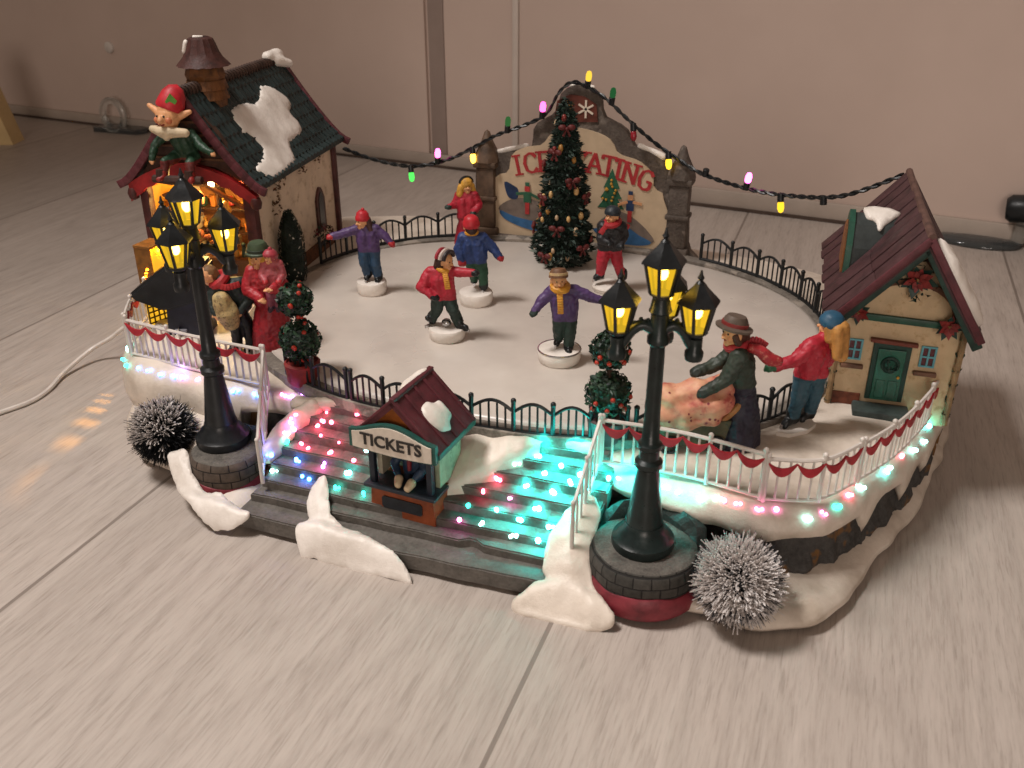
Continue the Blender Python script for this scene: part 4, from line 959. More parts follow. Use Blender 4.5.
# letters built from strokes with serifs
STR = {'I': [[(0,0),(0,1)]], 'C': [[(.33,.8),(.2,.97),(0,1),(-.22,.88),(-.32,.5),(-.22,.12),(0,0),(.2,.03),(.34,.2)]], 'E': [[(-.25,0),(-.25,1)],[(-.25,1),(.3,1),(.3,.84)],[(-.25,.52),(.15,.52)],[(-.25,0),(.3,0),(.3,.16)]],
 'S': [[(.27,.8),(.1,.98),(-.12,.97),(-.28,.76),(-.15,.57),(.15,.43),(.28,.24),(.12,.02),(-.1,.02),(-.28,.2)]], 'K': [[(-.25,0),(-.25,1)],[(.3,1),(-.22,.42)],[(-.08,.56),(.33,0)]], 'A': [[(-.36,0),(0,1)],[(0,1),(.36,0)],[(-.22,.36),(.22,.36)]],
 'T': [[(0,0),(0,1)],[(-.36,.84),(-.36,1),(.36,1),(.36,.84)]], 'N': [[(-.3,0),(-.3,1)],[(-.3,1),(.3,0)],[(.3,0),(.3,1)]], 'G': [[(.31,.8),(.18,.97),(0,1),(-.22,.88),(-.32,.5),(-.22,.12),(0,0),(.2,.04),(.3,.15),(.3,.45),(.08,.45)]]}
SERIF = {'I': [(0,0),(0,1)], 'E': [(-.25,0),(-.25,1)], 'K': [(-.25,0),(-.25,1),(.3,1),(.33,0)], 'A': [(-.36,0),(.36,0)], 'T': [(0,0)], 'N': [(-.3,0),(-.3,1),(.3,1)], 'C': [], 'S': [], 'G': []}
LK = [0]
def letter(b, ch, x, z, h, rot):
    M = Matrix.Translation((x, -.15, z)) @ Matrix.Rotation(-rot, 4, 'Y') @ Matrix.Translation((0, 0, -h/2))
    for st in STR[ch]:
        for i, (p, q) in enumerate(zip(st, st[1:])):
            P, Q = M @ Vector((p[0]*h, 0, p[1]*h)), M @ Vector((q[0]*h, 0, q[1]*h)); vert = abs(q[1]-p[1]) > abs(q[0]-p[0])*.8
            e = (Q-P).normalized()*.03; beam(b, P-e, Q+e, .24*h/1.35 if vert else .16*h/1.35, .05+.0035*(LK[0] % 9), (0, -1, 0)); LK[0] += 1
    for p in SERIF[ch]:
        P = M @ Vector((p[0]*h, 0, p[1]*h)); e = (M.to_3x3() @ Vector((1, 0, 0)))*.24*h; beam(b, P-e, P+e, .13, .05+.0035*(LK[0] % 9), (0, -1, 0)); LK[0] += 1
b = NB()
for ch, x, z, r_ in (('I',-6.85,10.75,R(13)),('C',-5.85,11.0,R(10)),('E',-4.75,11.2,R(7)),('S',-2.9,11.4,R(2)),('K',-1.95,11.42,R(-1)),('A',-.95,11.38,R(-4)),('T',.1,11.25,R(-7)),('I',.85,11.12,R(-9)),('N',1.7,10.9,R(-12)),('G',2.85,10.5,R(-16))): letter(b, ch, x, z, 1.4, r_)
obj('letters', b, paint('#9c2a2c', .5, .2), pn)
# painted scenes on the panel
def flat(name, poly, m, t=.03, N_=40, y=-.125): 
    b = NB(); prism(b, [(p.x, p.y) for p in catmull(poly, N_)], y-t, y, 'y'); return obj(name, b, m, pn)
BLUEP = paint('#2f5c86', .5, .2); GREY = paint('#6f6259', .6, .2)
flat('painted_bank', [(-8.4,7.3),(-7.4,8.1),(-6,8.3),(-4.4,7.9),(-3.6,7.2),(-4.6,6.6),(-7.2,6.7)], GREY); flat('painted_pond', [(-8.3,7.2),(-7.0,6.8),(-4.5,6.5),(-3.6,6.6),(-3.7,6.0),(-5.8,5.9),(-7.8,6.5)], BLUEP, .05)
flat('painted_bank', [(-.6,6.9),(.8,8.0),(2.0,7.7),(3.2,6.8),(3.7,5.9),(1.5,5.9),(0,6.1)], GREY); flat('painted_pond', [(-.9,6.5),(.2,6.6),(1.6,6.9),(2.6,6.4),(3.6,5.9),(2.6,5.6),(.4,5.7)], BLUEP, .05)
PS = [paint('#a22c2c', .5, .2), paint('#24543c', .5, .2), paint('#1d3050', .5, .2), paint('#c08a62', .5, .2)]
def stick(x, z, s, cols, flip=1):
    Y = -.2
    for i, (c_, seg, w) in enumerate(((cols[2], ((0, 0), (0, .9)), .34), (cols[0], ((0, .9), (0, 1.7)), .6), (cols[1], ((-.2, 1.6), (-.9, 1.5)), .22), (cols[1], ((.2, 1.6), (.95, 1.3)), .22), (cols[3], ((0, 1.75), (0, 2.15)), .42), (cols[0], ((0, 2.15), (0, 2.45)), .34))):
        b = NB(); beam(b, (x+flip*seg[0][0]*s, Y-.006*i, z+seg[0][1]*s), (x+flip*seg[1][0]*s, Y-.006*i, z+seg[1][1]*s), w*s, .06, (0, -1, 0), .02); obj('painted_skater', b, c_, pn)
stick(-6.05, 7.1, 1.0, (PS[1], PS[1], PS[0], PS[0])); stick(1.85, 7.3, .95, (PS[2], PS[3], PS[0], PS[3]), -1)
flat('painted_scarf', [(-7.9,9.4),(-7.2,9.2),(-6.8,8.9),(-6.9,8.2),(-7.6,8.3)], PS[2], .04, 24)
b = NB()
for k in range(3): prism(b, [(.4-(1.0-.2*k), 8.2+k*.75), (.4+(1.0-.2*k), 8.2+k*.75), (.4, 9.6+k*.75)], -.18-.01*k, -.125, 'y')
obj('painted_tree', b, PS[1], pn)
rg = random.Random(3); b = NB()
for _ in range(14): z = rg.uniform(8.3, 10.3); w = (10.9-z)*.33; ell(b, (.4+rg.uniform(-w, w), -.22, z), .1, 6, 4)
obj('painted_baubles', b, paint('#b5852f', .5, .3), pn)
# side pillars with pointed caps
for x in (-9.35, 5.35):
    b = NB(); z0 = 4.6
    box(b, x-.95, x+.95, -.75, .95, z0, 5.8, None, .12); box(b, x-.72, x+.72, -.55, .75, 5.8, 10.4, None, .15); box(b, x-.85, x+.85, -.68, .88, 7.9, 8.25, None, .1); box(b, x-.9, x+.9, -.7, .9, 10.4, 10.85, None, .1)
    lathe(b, [(1.05, 10.85), (.95, 11.3), (.45, 12.3), (.2, 13.0), (0, 13.15)], 8, (x, .1, 0), rot=PI/8)
    obj('pillar', b, bpy.data.materials['sign_stone'] if x > 0 else paint('#5a4636', .6, .35, 1, .5), SG, True)
for q in (((2.2, .4, 12.75), (3.9, .4, 12.1), .25, .28), ((-8.6, .4, 11.5), (-6.3, .4, 12.1), .2, .22), ((-3.3, .4, 16.6), (-1.4, .4, 16.6), .16, .14)): blob('sign_snow', [q], SNOW_W, SG, .08, 4, .06, 4)
b = NB(); box(b, -10.4, 6.3, -.5, 1.2, 4.4, 5.35, None, .15); obj('plinth', b, bpy.data.materials['sign_stone'], SG, True)

# ------------------------------------------------------------------ decorated tree
CT = thing('decorated_tree', 'tall slim dark green Christmas tree with red bows and gold baubles before the sign', 'tree', (-1.9, 28.6, 5.2))
TH = 11.6
def tr(z): return max(.13, 2.15*(1-(z/TH))**.62*(.75+.25*min(1, z/1.2)))
b = NB(); tube(b, [(0, 0, 0), (0, 0, TH*.9)], [.4, .1], 8); obj('trunk', b, WOODB, CT)
b = NB(); rg = random.Random(21)
lathe(b, [(1.6, .3)]+[(tr(z)*.72, z) for z in (1, 2, 3.5, 5, 7, 9, 10.5)]+[(0, 11.3)], 14)
for _ in range(5200):
    z = TH*(1-rg.random()**.62)*.985; a = rg.uniform(0, 2*PI)
    rr = tr(z)*(.82+.22*math.sin(5*a+z*3.1)*math.sin(z*4.3+a)+.12*rg.random())
    p = Vector((rr*math.cos(a), rr*math.sin(a), z)); o_ = Vector((math.cos(a), math.sin(a), .0)); s, u = frame_of(o_)
    d = (o_*.9+Vector((0, 0, rg.uniform(-.5, .6)))+s*rg.uniform(-.7, .7)).normalized(); L = rg.uniform(.25, .5); q = d.cross(o_).normalized() if d.cross(o_).length > .1 else s
    w = L*.26
    f = b.faces.new([b.verts.new(x) for x in (p-d*L*.4, p+q*w, p+d*L*.75, p-q*w)]); f.material_index = rg.choice((0, 0, 0, 1, 1, 2) if z > 1 else (0, 1, 3))
obj('foliage', b, [paint('#17251e', .6, .4, 2), paint('#1f3228', .6, .4, 2), paint('#2c3d33', .6, .3, 2), paint('#8f9a90', .5, .2)], CT)
for i in range(34):
    z = .9+9.8*rg.random()**1.15; a = rg.uniform(0, 2*PI); r_ = tr(z)*1.0
    b = NB(); sz = rg.uniform(.17, .26); ell(b, (r_*math.cos(a), r_*math.sin(a), z), (sz*.8, sz*.8, sz*1.25), 10, 7)
    obj('bauble', b, [paint('#c9a26a', .3, .2), paint('#a8793c', .3, .2), paint('#7c2c26', .35, .2), paint('#b59a7a', .3, .2)][i % 4], CT, 'all')
for i, (z, a) in enumerate(((1.0, -1.9), (3.0, -1.5), (4.9, -2.3), (6.2, -.9), (8.0, -1.9), (9.6, -1.2), (5.0, -.2), (2.6, -2.9), (1.6, -.6), (7.0, -2.9))):
    b = NB(); r_ = tr(z)*1.08; c_ = Vector((r_*math.cos(a), r_*math.sin(a), z)); t = Vector((-math.sin(a), math.cos(a), 0)); o_ = Vector((math.cos(a), math.sin(a), 0))
    for s in (-1, 1):
        ell(b, c_+t*s*.3+o_*.1+Vector((0, 0, .08)), (.28, .16, .2), 8, 6, 0, Matrix.Rotation(a+PI/2, 3, 'Z')); tube(b, [c_+o_*.1, c_+t*s*.22+o_*.1-Vector((0, 0, .5))], [.06, .1], 5)
    ell(b, c_+o_*.18, .12, 8, 6); obj('bow', b, paint('#5c1f1d', .55, .3), CT, True)

# ------------------------------------------------------------------ potted topiaries
def topiary(loc, label, pot, seed):
    T = thing('topiary', label, 'topiary', loc, R(seed*40), 'potted double-ball topiaries')
    b = NB(); lathe(b, [(.72, 0), (.86, .2), (.92, .9), (.98, 1.25), (.86, 1.35), (.8, 1.2), (0, 1.2)], 16)
    for v in b.verts: v.co.x *= 1+.05*nz(*v.co, 2, seed); v.co.y *= 1+.05*nz(*v.co, 2, seed+3)
    obj('pot', b, pot, T, True)
    b = NB(); tube(b, [(0, 0, 1.1), (.03, 0, 3), (0, 0, 4.6)], [.17, .13, .1], 8); obj('stem', b, WOODB, T)
    for c_, r_, nl in (((0, 0, 2.55), 1.12, 620), ((0, 0, 4.85), .92, 520)):
        b = NB(); ell(b, c_, r_*.8, 14, 10); leafy(b, c_, lambda d: r_, nl, .17, (0, 0, 1, 2), seed+int(c_[2]), .6); 
        rg = random.Random(seed)
        o_ = obj('leaf_ball', b, [paint('#1d3527', .5, .35, 2), paint('#28462f', .5, .3, 2), paint('#17261f', .5, .3, 2)], T)
        b = NB()
        for _ in range(9):
            d = Vector((rg.gauss(0, 1), rg.gauss(-.8, 1), rg.gauss(0, .7))).normalized(); ell(b, Vector(c_)+d*r_*1.0, .13, 8, 6)
        obj('berries', b, paint('#a8301f', .4, .3), o_, 'all')
topiary((-9.85, 6.55, 4.65), 'double-ball topiary in a red pot at the top of the steps, beside the red-dressed figure', paint('#7e2522', .6, .3, 1.2, .4), 1)
topiary((7.3, 6.2, 4.65), 'double-ball topiary in a dark pot lit teal behind the lamp post', paint('#4a3030', .6, .3, 1.2, .4), 2)

# ------------------------------------------------------------------ snowy bottle-brush bushes
def brush(loc, r_, axis, label, seed, dark, whiteness):
    T = thing('bottlebrush_bush', label, 'bush', loc, 0, 'frosted bristle bushes')
    b = NB(); ell(b, (0, 0, 0), r_*.55, 14, 10); obj('core', b, BLACK, T)
    b = NB(); rg = random.Random(seed); ax = Vector(axis).normalized()
    for _ in range(6500):
        d = Vector((rg.gauss(0, 1), rg.gauss(0, 1), rg.gauss(0, 1))).normalized(); k = d.dot(ax)
        L = r_*(rg.uniform(.84, 1.03)+.05*nz(d.x, d.y, d.z, 2.5, seed)); o_ = ax*(k*r_*.45)*(1 if k > 0 else .6)
        a, e = d*r_*.25+o_*.1, d*L
        s, u = frame_of(d); w = .017*rg.uniform(.8, 1.4); t = rg.uniform(.55, .85)
        wt = rg.random() < whiteness+(.55 if k > .5 else 0)-.2+.5*nz(d.x, d.y, d.z, 3, seed)
        bd = Vector((rg.gauss(0, 1), rg.gauss(0, 1), rg.gauss(0, 1)))*.07*r_; P = [a, a+(e-a)*t+bd*.3, e+bd]; rr = (w*.8, w, w*rg.uniform(1.2, 2.2) if wt else w*.5)
        R_ = [[b.verts.new(p+(s*math.cos(q*2.094)+u*math.sin(q*2.094))*x) for q in range(3)] for p, x in zip(P, rr)]
        for j in range(2):
            for q in range(3): b.faces.new((R_[j][q], R_[j][(q+1) % 3], R_[j+1][(q+1) % 3], R_[j+1][q])).material_index = 1 if (j == 1 and wt) else 0
        b.faces.new(R_[2]).material_index = 1 if wt else 0
    obj('bristles', b, [dark, paint('#cfc8c4', .6, .08, 2, .05)], T)
    b = NB(); tube(b, [ax*r_*.8, ax*r_*1.02], .05, 6); obj('wire', b, BLACK, T)
brush((14.75, .65, 2.2), 1.95, (-.12, -.75, .75), 'grey-white frosted bristle bush beside the dusty grey pedestal', 5, paint('#1f2630', .7, .3), .68)
brush((-16.4, 2.5, 2.45), 1.8, (-.1, -.45, .85), 'dark bristle bush with white-tipped top beside the brown brick pedestal', 6, paint('#0c1014', .7, .3), .12)

# ------------------------------------------------------------------ figurines
def human(name, label, loc, rz, H, J, C, puck=None, cat='figurine', hands='glove', skates=True, skirt=None, extra=(), group=None, face=True, vox=.055):
    """J: joints as fractions of the height H in the figure's frame (x right, -y towards its viewer, z up).
    C: colours of jacket, legs, skin, hand, boot"""
    T = thing(name, label, cat, loc, rz, group)
    g = dict(pelvis=(0, 0, .46), chest=(0, 0, .68), neck=(0, 0, .80), head=(0, 0, .885), shL=(-.105, 0, .755), shR=(.105, 0, .755), hipL=(-.055, 0, .46), hipR=(.055, 0, .46),
             elL=(-.17, 0, .62), elR=(.17, 0, .62), haL=(-.2, -.03, .47), haR=(.2, -.03, .47), knL=(-.06, -.01, .25), knR=(.06, -.01, .25), anL=(-.06, 0, .045), anR=(.06, 0, .045), toL=(-.07, -.07, .02), toR=(.07, -.07, .02), face=(0, -1, 0))
    g.update(J); P = {k: Vector(v)*H for k, v in g.items() if k != 'face'}; fd = Vector(g['face']).normalized(); sd = Vector((0, 0, 1)).cross(fd).normalized(); upv = fd.cross(sd).normalized() if abs(fd.z) > .01 else Vector((0, 0, 1))
    if upv.z < 0: upv = -upv
    caps = []   # a, b, ra, rb, material
    k = H
    ax = (P['shR']-P['shL']).normalized()
    caps += [(P['pelvis']-ax*.045*k, P['chest']-ax*.05*k, .092*k, .094*k, 0), (P['pelvis']+ax*.045*k, P['chest']+ax*.05*k, .092*k, .094*k, 0), (P['shL'], P['shR'], .068*k, .068*k, 0), (P['chest'], P['neck'], .085*k, .05*k, 0)]
    for s in 'LR':
        sgn = -1 if s == 'L' else 1
        caps += [(P['sh'+s], P['el'+s], .064*k, .054*k, 0), (P['el'+s], P['ha'+s], .054*k, .042*k, 0)]
        if skirt is None:
            caps += [(P['hip'+s], P['kn'+s], .08*k, .064*k, 1), (P['kn'+s], P['an'+s], .062*k, .05*k, 1), (P['an'+s], P['to'+s], .046*k, .035*k, 4), (P['an'+s], P['an'+s]+Vector((0, 0, .05*k)), .052*k, .052*k, 4)]
        # hand: palm, four fingers of different length, thumb from the side of the palm
        d = (P['ha'+s]-P['el'+s]).normalized(); q = d.cross(Vector((0, 0, 1))); q = q.normalized() if q.length > .1 else Vector((1, 0, 0)); n_ = q.cross(d)
        h0 = P['ha'+s]; pal = h0+d*.035*k
        mt = 1.5 if C.get('hand', SKIN) is not SKIN else 1.0
        caps += [(h0+q*.008*k, pal+q*.01*k, .024*k*mt, .022*k*mt, 3), (h0-q*.008*k, pal-q*.01*k, .024*k*mt, .022*k*mt, 3)]
        for i, (off, L) in enumerate(((-.02, .028), (-.007, .036), (.007, .034), (.02, .024))):
            b0 = pal+q*off*k; b1 = b0+d*L*.6*k; b2 = b1+(d*.7-n_*.6)*L*.5*k
            caps += [(b0, b1, .0095*k, .009*k, 3), (b1, b2, .009*k, .008*k, 3)]
        caps += [(h0+q*.022*k*-sgn+d*.01*k, h0+q*.045*k*-sgn+d*.035*k, .011*k, .0095*k, 3)]
    hd = P['head']; caps += [(P['neck']-Vector((0, 0, .01*k)), hd-upv*.04*k, .036*k, .036*k, 2), (hd+upv*.018*k, hd-upv*.03*k+fd*.012*k, .074*k, .056*k, 2), (hd+fd*.07*k-upv*.004*k, hd+fd*.085*k-upv*.016*k, .010*k, .015*k, 2), (hd+fd*.045*k-upv*.062*k, hd+fd*.05*k-upv*.062*k, .028*k, .026*k, 2)]
    for s in (-1, 1): caps += [(hd+sd*s*.07*k+upv*.01*k, hd+sd*s*.074*k-upv*.02*k, .016*k, .012*k, 2), (hd+fd*.052*k+sd*s*.032*k-upv*.02*k, hd+fd*.052*k+sd*s*.034*k-upv*.024*k, .02*k, .02*k, 2)]
    bm = NB()
    for a, b_, ra, rb, _ in caps: capsule(bm, a, b_, ra, rb, 10)
    if skirt: lathe(bm, [(r_*k, z*k) for r_, z in skirt], 24, (P['pelvis'].x, P['pelvis'].y, 0))
    for e in extra: capsule(bm, Vector(e[0])*k, Vector(e[1])*k, e[2]*k, e[3]*k)
    me = remesh(bm, vox, 1)
    displace(me, lambda c: (.012*k*nz(c.x, c.y, c.z*.55, 2.6, H)+.006*k*nz(*c, 6, H)) if c.z < P['neck'].z-.02*k else 0)
    n = len(me.polygons); cen = np.zeros(n*3); me.polygons.foreach_get('center', cen); cen = cen.reshape(-1, 3)
    best = np.full(n, 1e9); idx = np.zeros(n, int)
    def dist(a, b_, ra, rb):
        a, b_ = np.array(a), np.array(b_); ab = b_-a; L = ab @ ab
        t = np.clip(((cen-a) @ ab)/L, 0, 1) if L > 1e-9 else np.zeros(n)
        return np.linalg.norm(cen-(a+t[:, None]*ab), axis=1)-(ra+(rb-ra)*t)
    for a, b_, ra, rb, mi in caps:
        dd = dist(a, b_, ra, rb); w = dd < best; best[w] = dd[w]; idx[w] = mi
    for e in extra:
        dd = dist(Vector(e[0])*k, Vector(e[1])*k, e[2]*k, e[3]*k); w = dd < best; best[w] = dd[w]; idx[w] = e[4]
    if skirt is None:
        w = (idx == 1) & (cen[:, 2] > (P['pelvis'].z-.045*k)); idx[w] = 0
        w = (idx == 0) & (cen[:, 2] < P['pelvis'].z-.045*k) & (np.abs(cen[:, 0]-P['pelvis'].x) < .11*k); idx[w] = 1
    else:
        zt = skirt[-1][1]*k-.02*k; w = (cen[:, 2] < zt) & (idx == 0) & (best > -.4) & (np.hypot(cen[:, 0]-P['pelvis'].x, cen[:, 1]-P['pelvis'].y) < skirt[0][0]*k*1.4) & (cen[:, 2] < P['pelvis'].z+.0*k); idx[w] = 1
    me.polygons.foreach_set('material_index', idx.astype(np.int32))
    mats = [C['jacket'], C['legs'], SKIN, C.get('hand', SKIN), C.get('boot', BLACK)]
    body = objm('body', me, mats+list(C.get('more', [])), T, 'all')
    if face:
        for s in (-1, 1):
            b = NB(); ell(b, hd+fd*.0665*k+sd*s*.026*k+upv*.014*k, .007*k, 8, 6); obj('eye', b, BLACK, T, 'all')
        b = NB(); tube(b, [hd+fd*.066*k-sd*.013*k-upv*.036*k, hd+fd*.072*k-upv*.039*k, hd+fd*.066*k+sd*.013*k-upv*.036*k], .0048*k, 6); obj('mouth', b, paint('#a4483a', .5, .1), T)
    if skates and skirt is None:
        for s in 'LR':
            b = NB(); d = (P['to'+s]-P['an'+s]); d.z = 0; d.normalize(); h = P['an'+s]-d*.05*k; t = P['to'+s]+d*.045*k
            dz = Vector((0, 0, -.045*k)); beam(b, h+dz, Vector((t.x, t.y, min(h.z, t.z+.02*k) if abs(h.z-t.z) > .05*k else h.z))+dz, .02*k, .03*k); obj('skate_blade', b, STEEL, T)
    if puck:
        b = NB(); r_, z0, z1, x, y = puck; lathe(b, [(r_*.9, z0), (r_*.96, z0+.08), (r_, z0+.3), (r_*1.02, z1-.14), (r_*.97, z1-.03), (r_*.9, z1)], 32, (x, y, 0)); obj('puck_stand', b, SNOW_W, T, True)
    return T, P, fd, sd, upv, k
def hat_beanie(F, m, r_=.085, h=.085, pom=None, tilt=0):
    T, P, fd, sd, up, k = F; c = P['head']+up*.03*k-fd*.006*k; b = NB(); axis = (up-fd*(.22+tilt)).normalized()
    lathe(b, [(r_*1.02*k, -.02*k), (r_*1.08*k, -.0*k), (r_*1.06*k, .022*k), (r_*.98*k, .03*k), (r_*.9*k, h*.75*k), (r_*.55*k, h*1.08*k), (0, h*1.18*k)], 18, c, axis=axis)
    if pom: ell(b, c+axis*h*1.22*k, pom*k, 10, 8)
    obj('hat', b, m, T, True)
def hat_brim(F, m, band, brim=.14, tilt=.1, hh=.085):
    T, P, fd, sd, up, k = F; axis = (up-fd*tilt).normalized(); c = P['head']+up*.048*k; b = NB()
    lathe(b, [(.07*k, -.01*k), (brim*k, -.012*k), (brim*k*1.02, .004*k), (.09*k, .014*k), (.082*k, hh*.7*k), (.065*k, hh*k), (0, hh*1.03*k)], 22, c, axis=axis); h_ = obj('hat', b, m, T, True)
    b = NB(); lathe(b, [(.094*k, .012*k), (.094*k, .035*k), (.088*k, .037*k)], 22, c, axis=axis); obj('hat_band', b, band, h_, True)
def hair(F, caps, m):
    T, P, fd, sd, up, k = F; hd = P['head']; cs = []
    for a, b_, ra, rb in caps:
        f = lambda q: hd+(sd*q[0]+fd*q[1]+up*q[2])*k
        cs.append((f(a), f(b_), ra*k, rb*k))
    blob('hair', cs, m, T, .05, 1, .035, 3)
SHORT = [((0, -.02, .02), (0, -.03, -.02), .078, .068)]
LONG = SHORT+[((-.03, -.05, 0), (-.04, -.06, -.13), .05, .04), ((.03, -.05, 0), (.04, -.06, -.13), .05, .04), ((0, -.06, 0), (0, -.07, -.15), .05, .04), ((.06, 0, .02), (.07, -.02, -.08), .03, .03), ((-.06, 0, .02), (-.07, -.02, -.08), .03, .03)]
def scarf(F, m, tails=(), r_=.032, rad=.062):
    T, P, fd, sd, up, k = F; c = P['neck']+Vector((0, 0, .0*k)); b = NB()
    tube(b, [c+(fd*math.cos(2*PI*i/16)*1.1+sd*math.sin(2*PI*i/16))*rad*k+up*(.012*math.cos(2*PI*i/16)*-k) for i in range(16)], r_*k, 8, closed=True)
    for t in tails:
        pts = [Vector(q)*k for q in t]; pts = catmull(pts, 10, False) if len(pts) > 2 else pts
        for p, q in zip(pts, pts[1:]): beam(b, p, q+(q-p)*.1, .06*k, .025*k, (0, -1, .2), .008*k)
    obj('scarf', b, m, T, True)
CAMR = R(20)
PURPLE = paint('#4b3560', .5, .2); DKGRN = paint('#1f302b', .55, .25); JEANS = paint('#24405a', .55, .25); BLUE = paint('#253a6b', .5, .2); REDJ = paint('#a82334', .5, .18); REDM = paint('#a5262c', .5, .15)
YEL = paint('#c78a2c', .5, .2); BROWNH = paint('#3a211a', .6, .3); BLOND = paint('#c8953c', .55, .3)
ZI = 5.22
# back left skater, arms spread
F = human('person', 'skater figurine in a purple jumper and red beanie with both red mittens held out', (-11.95, 18.6, ZI), CAMR, 5.35,
    dict(pelvis=(0, 0, .585), chest=(.0, 0, .75), neck=(-.02, -.01, .85), head=(-.05, -.02, .91), shL=(-.11, 0, .81), shR=(.1, 0, .8), elL=(-.26, -.02, .765), haL=(-.42, -.05, .73), elR=(.2, -.02, .73), haR=(.27, -.05, .66), hipL=(-.06, 0, .56), hipR=(.06, 0, .56), knL=(-.06, -.02, .38), anL=(-.035, 0, .225), toL=(-.045, -.06, .2), knR=(.075, -.02, .37), anR=(.09, 0, .2), toR=(.09, -.07, .175), face=(-.75, -.6, -.1)),
    dict(jacket=PURPLE, legs=JEANS, hand=REDM, boot=BLACK), (.98, 0, .85, .02, 0))
hat_beanie(F, RED, .08, .09, .022); hair(F, SHORT+[((0, -.06, .0), (.03, -.1, -.16), .055, .04), ((.05, -.04, 0), (.08, -.06, -.14), .04, .035)], paint('#4a2e2a', .6, .3))
# skater in red jacket
F = human('person', 'skater figurine in a red jacket and yellow scarf with one dark glove stretched out', (-4.35, 13.6, ZI), CAMR, 5.5,
    dict(pelvis=(-.03, 0, .5), chest=(-.05, 0, .68), neck=(-.02, 0, .79), head=(.01, -.01, .865), shL=(-.15, 0, .74), shR=(.05, .0, .75), elL=(-.26, -.05, .6), haL=(-.13, -.1, .515), elR=(.16, -.05, .76), haR=(.29, -.08, .765), hipL=(-.08, 0, .47), hipR=(.03, 0, .47), knL=(-.1, .02, .32), anL=(-.16, .05, .185), toL=(-.2, .0, .225), knR=(.08, -.03, .32), anR=(.13, -.03, .16), toR=(.2, -.06, .14), face=(.85, -.5, -.1)),
    dict(jacket=REDJ, legs=DKGRN, hand=BLACK, boot=BLACK), (1.08, 0, .72, .0, 0))
hair(F, [((0, -.03, .02), (0, -.05, -.03), .085, .075), ((.05, -.05, 0), (.04, -.07, -.1), .05, .045), ((-.05, -.05, 0), (-.04, -.07, -.1), .05, .045)], BROWNH)
T, P, fd, sd, up, k = F; b = NB()
for j, m_ in enumerate((paint('#2a2022', .5, .2), paint('#b9aaa0', .5, .1), paint('#8e2430', .5, .2))):
    b = NB(); tube(b, [P['head']+up*.04*k+(fd*(.03-.045*j)) *k+(sd*math.cos(PI*i/12)*.088+up*math.sin(PI*i/12)*.075)*k for i in range(13)], .022*k, 6); obj('headband', b, m_, T, True)
scarf(F, YEL, [((.0, -.07, .77), (.02, -.11, .68), (.03, -.115, .6))], .026)
b = NB(); ell(b, (-.02, -.05, .98), (.3, .3, .26), 16, 10); obj('steel_ball', b, STEEL, T, 'all')
# skater in blue seen from behind
F = human('person', 'skater figurine seen from behind in a blue jumper, red beanie and green trousers', (-4.9, 19.2, ZI), CAMR, 5.75,
    dict(pelvis=(.02, 0, .525), chest=(-.0, 0, .7), neck=(-.015, 0, .81), head=(-.02, 0, .88), shL=(-.11, 0, .755), shR=(.1, 0, .755), elL=(-.16, -.03, .64), haL=(-.13, -.07, .52), elR=(.2, 0, .65), haR=(.285, -.02, .55), hipL=(-.03, 0, .5), hipR=(.07, 0, .5), knL=(.0, .02, .36), anL=(.0, .1, .24), toL=(.0, .13, .24), knR=(.1, 0, .35), anR=(.105, 0, .195), toR=(.12, .07, .18), face=(-.2, .95, 0)),
    dict(jacket=BLUE, legs=paint('#1d4631', .55, .25), hand=REDM, boot=BLACK), (1.08, 0, .82, .1, 0), face=False)
hat_beanie(F, RED, .088, .09); hair(F, [((0, -.02, .0), (0, -.035, -.03), .072, .065)], BROWNH); scarf(F, YEL, (), .028, .055)
# centre skater
F = human('person', 'skater figurine in a purple jumper and orange scarf with arms spread, mid rink', (2.75, 12.85, ZI), CAMR, 5.45,
    dict(pelvis=(.06, 0, .505), chest=(.04, 0, .7), neck=(.0, -.01, .815), head=(-.02, -.03, .885), shL=(-.08, 0, .76), shR=(.15, 0, .765), elL=(-.19, -.02, .66), haL=(-.25, -.08, .58), elR=(.3, -.02, .705), haR=(.47, -.05, .66), hipL=(.0, 0, .48), hipR=(.11, 0, .48), knL=(.0, .01, .34), anL=(-.0, .05, .22), toL=(-.02, .0, .19), knR=(.11, -.03, .33), anR=(.1, -.02, .16), toR=(.1, -.1, .14), face=(.1, -1, -.05)),
    dict(jacket=PURPLE, legs=paint('#1d3029', .55, .25), hand=DKGRN, boot=BLACK), (1.2, 0, .78, .05, 0))
hat_brim(F, paint('#6b4a33', .6, .3), paint('#b89a70', .5, .2), .095, .28, .075); scarf(F, YEL, [((-.01, -.09, .79), (.0, -.125, .68), (.005, -.12, .57))], .042, .066)
hair(F, [((0, -.035, .0), (0, -.045, -.03), .07, .06)], BROWNH)
b = NB(); tube(b, [(.05+1.19*math.cos(2*PI*i/36), 1.19*math.sin(2*PI*i/36), .74) for i in range(36)], .05, 6, closed=True); obj('steel_rim', b, STEEL, F[0], True)
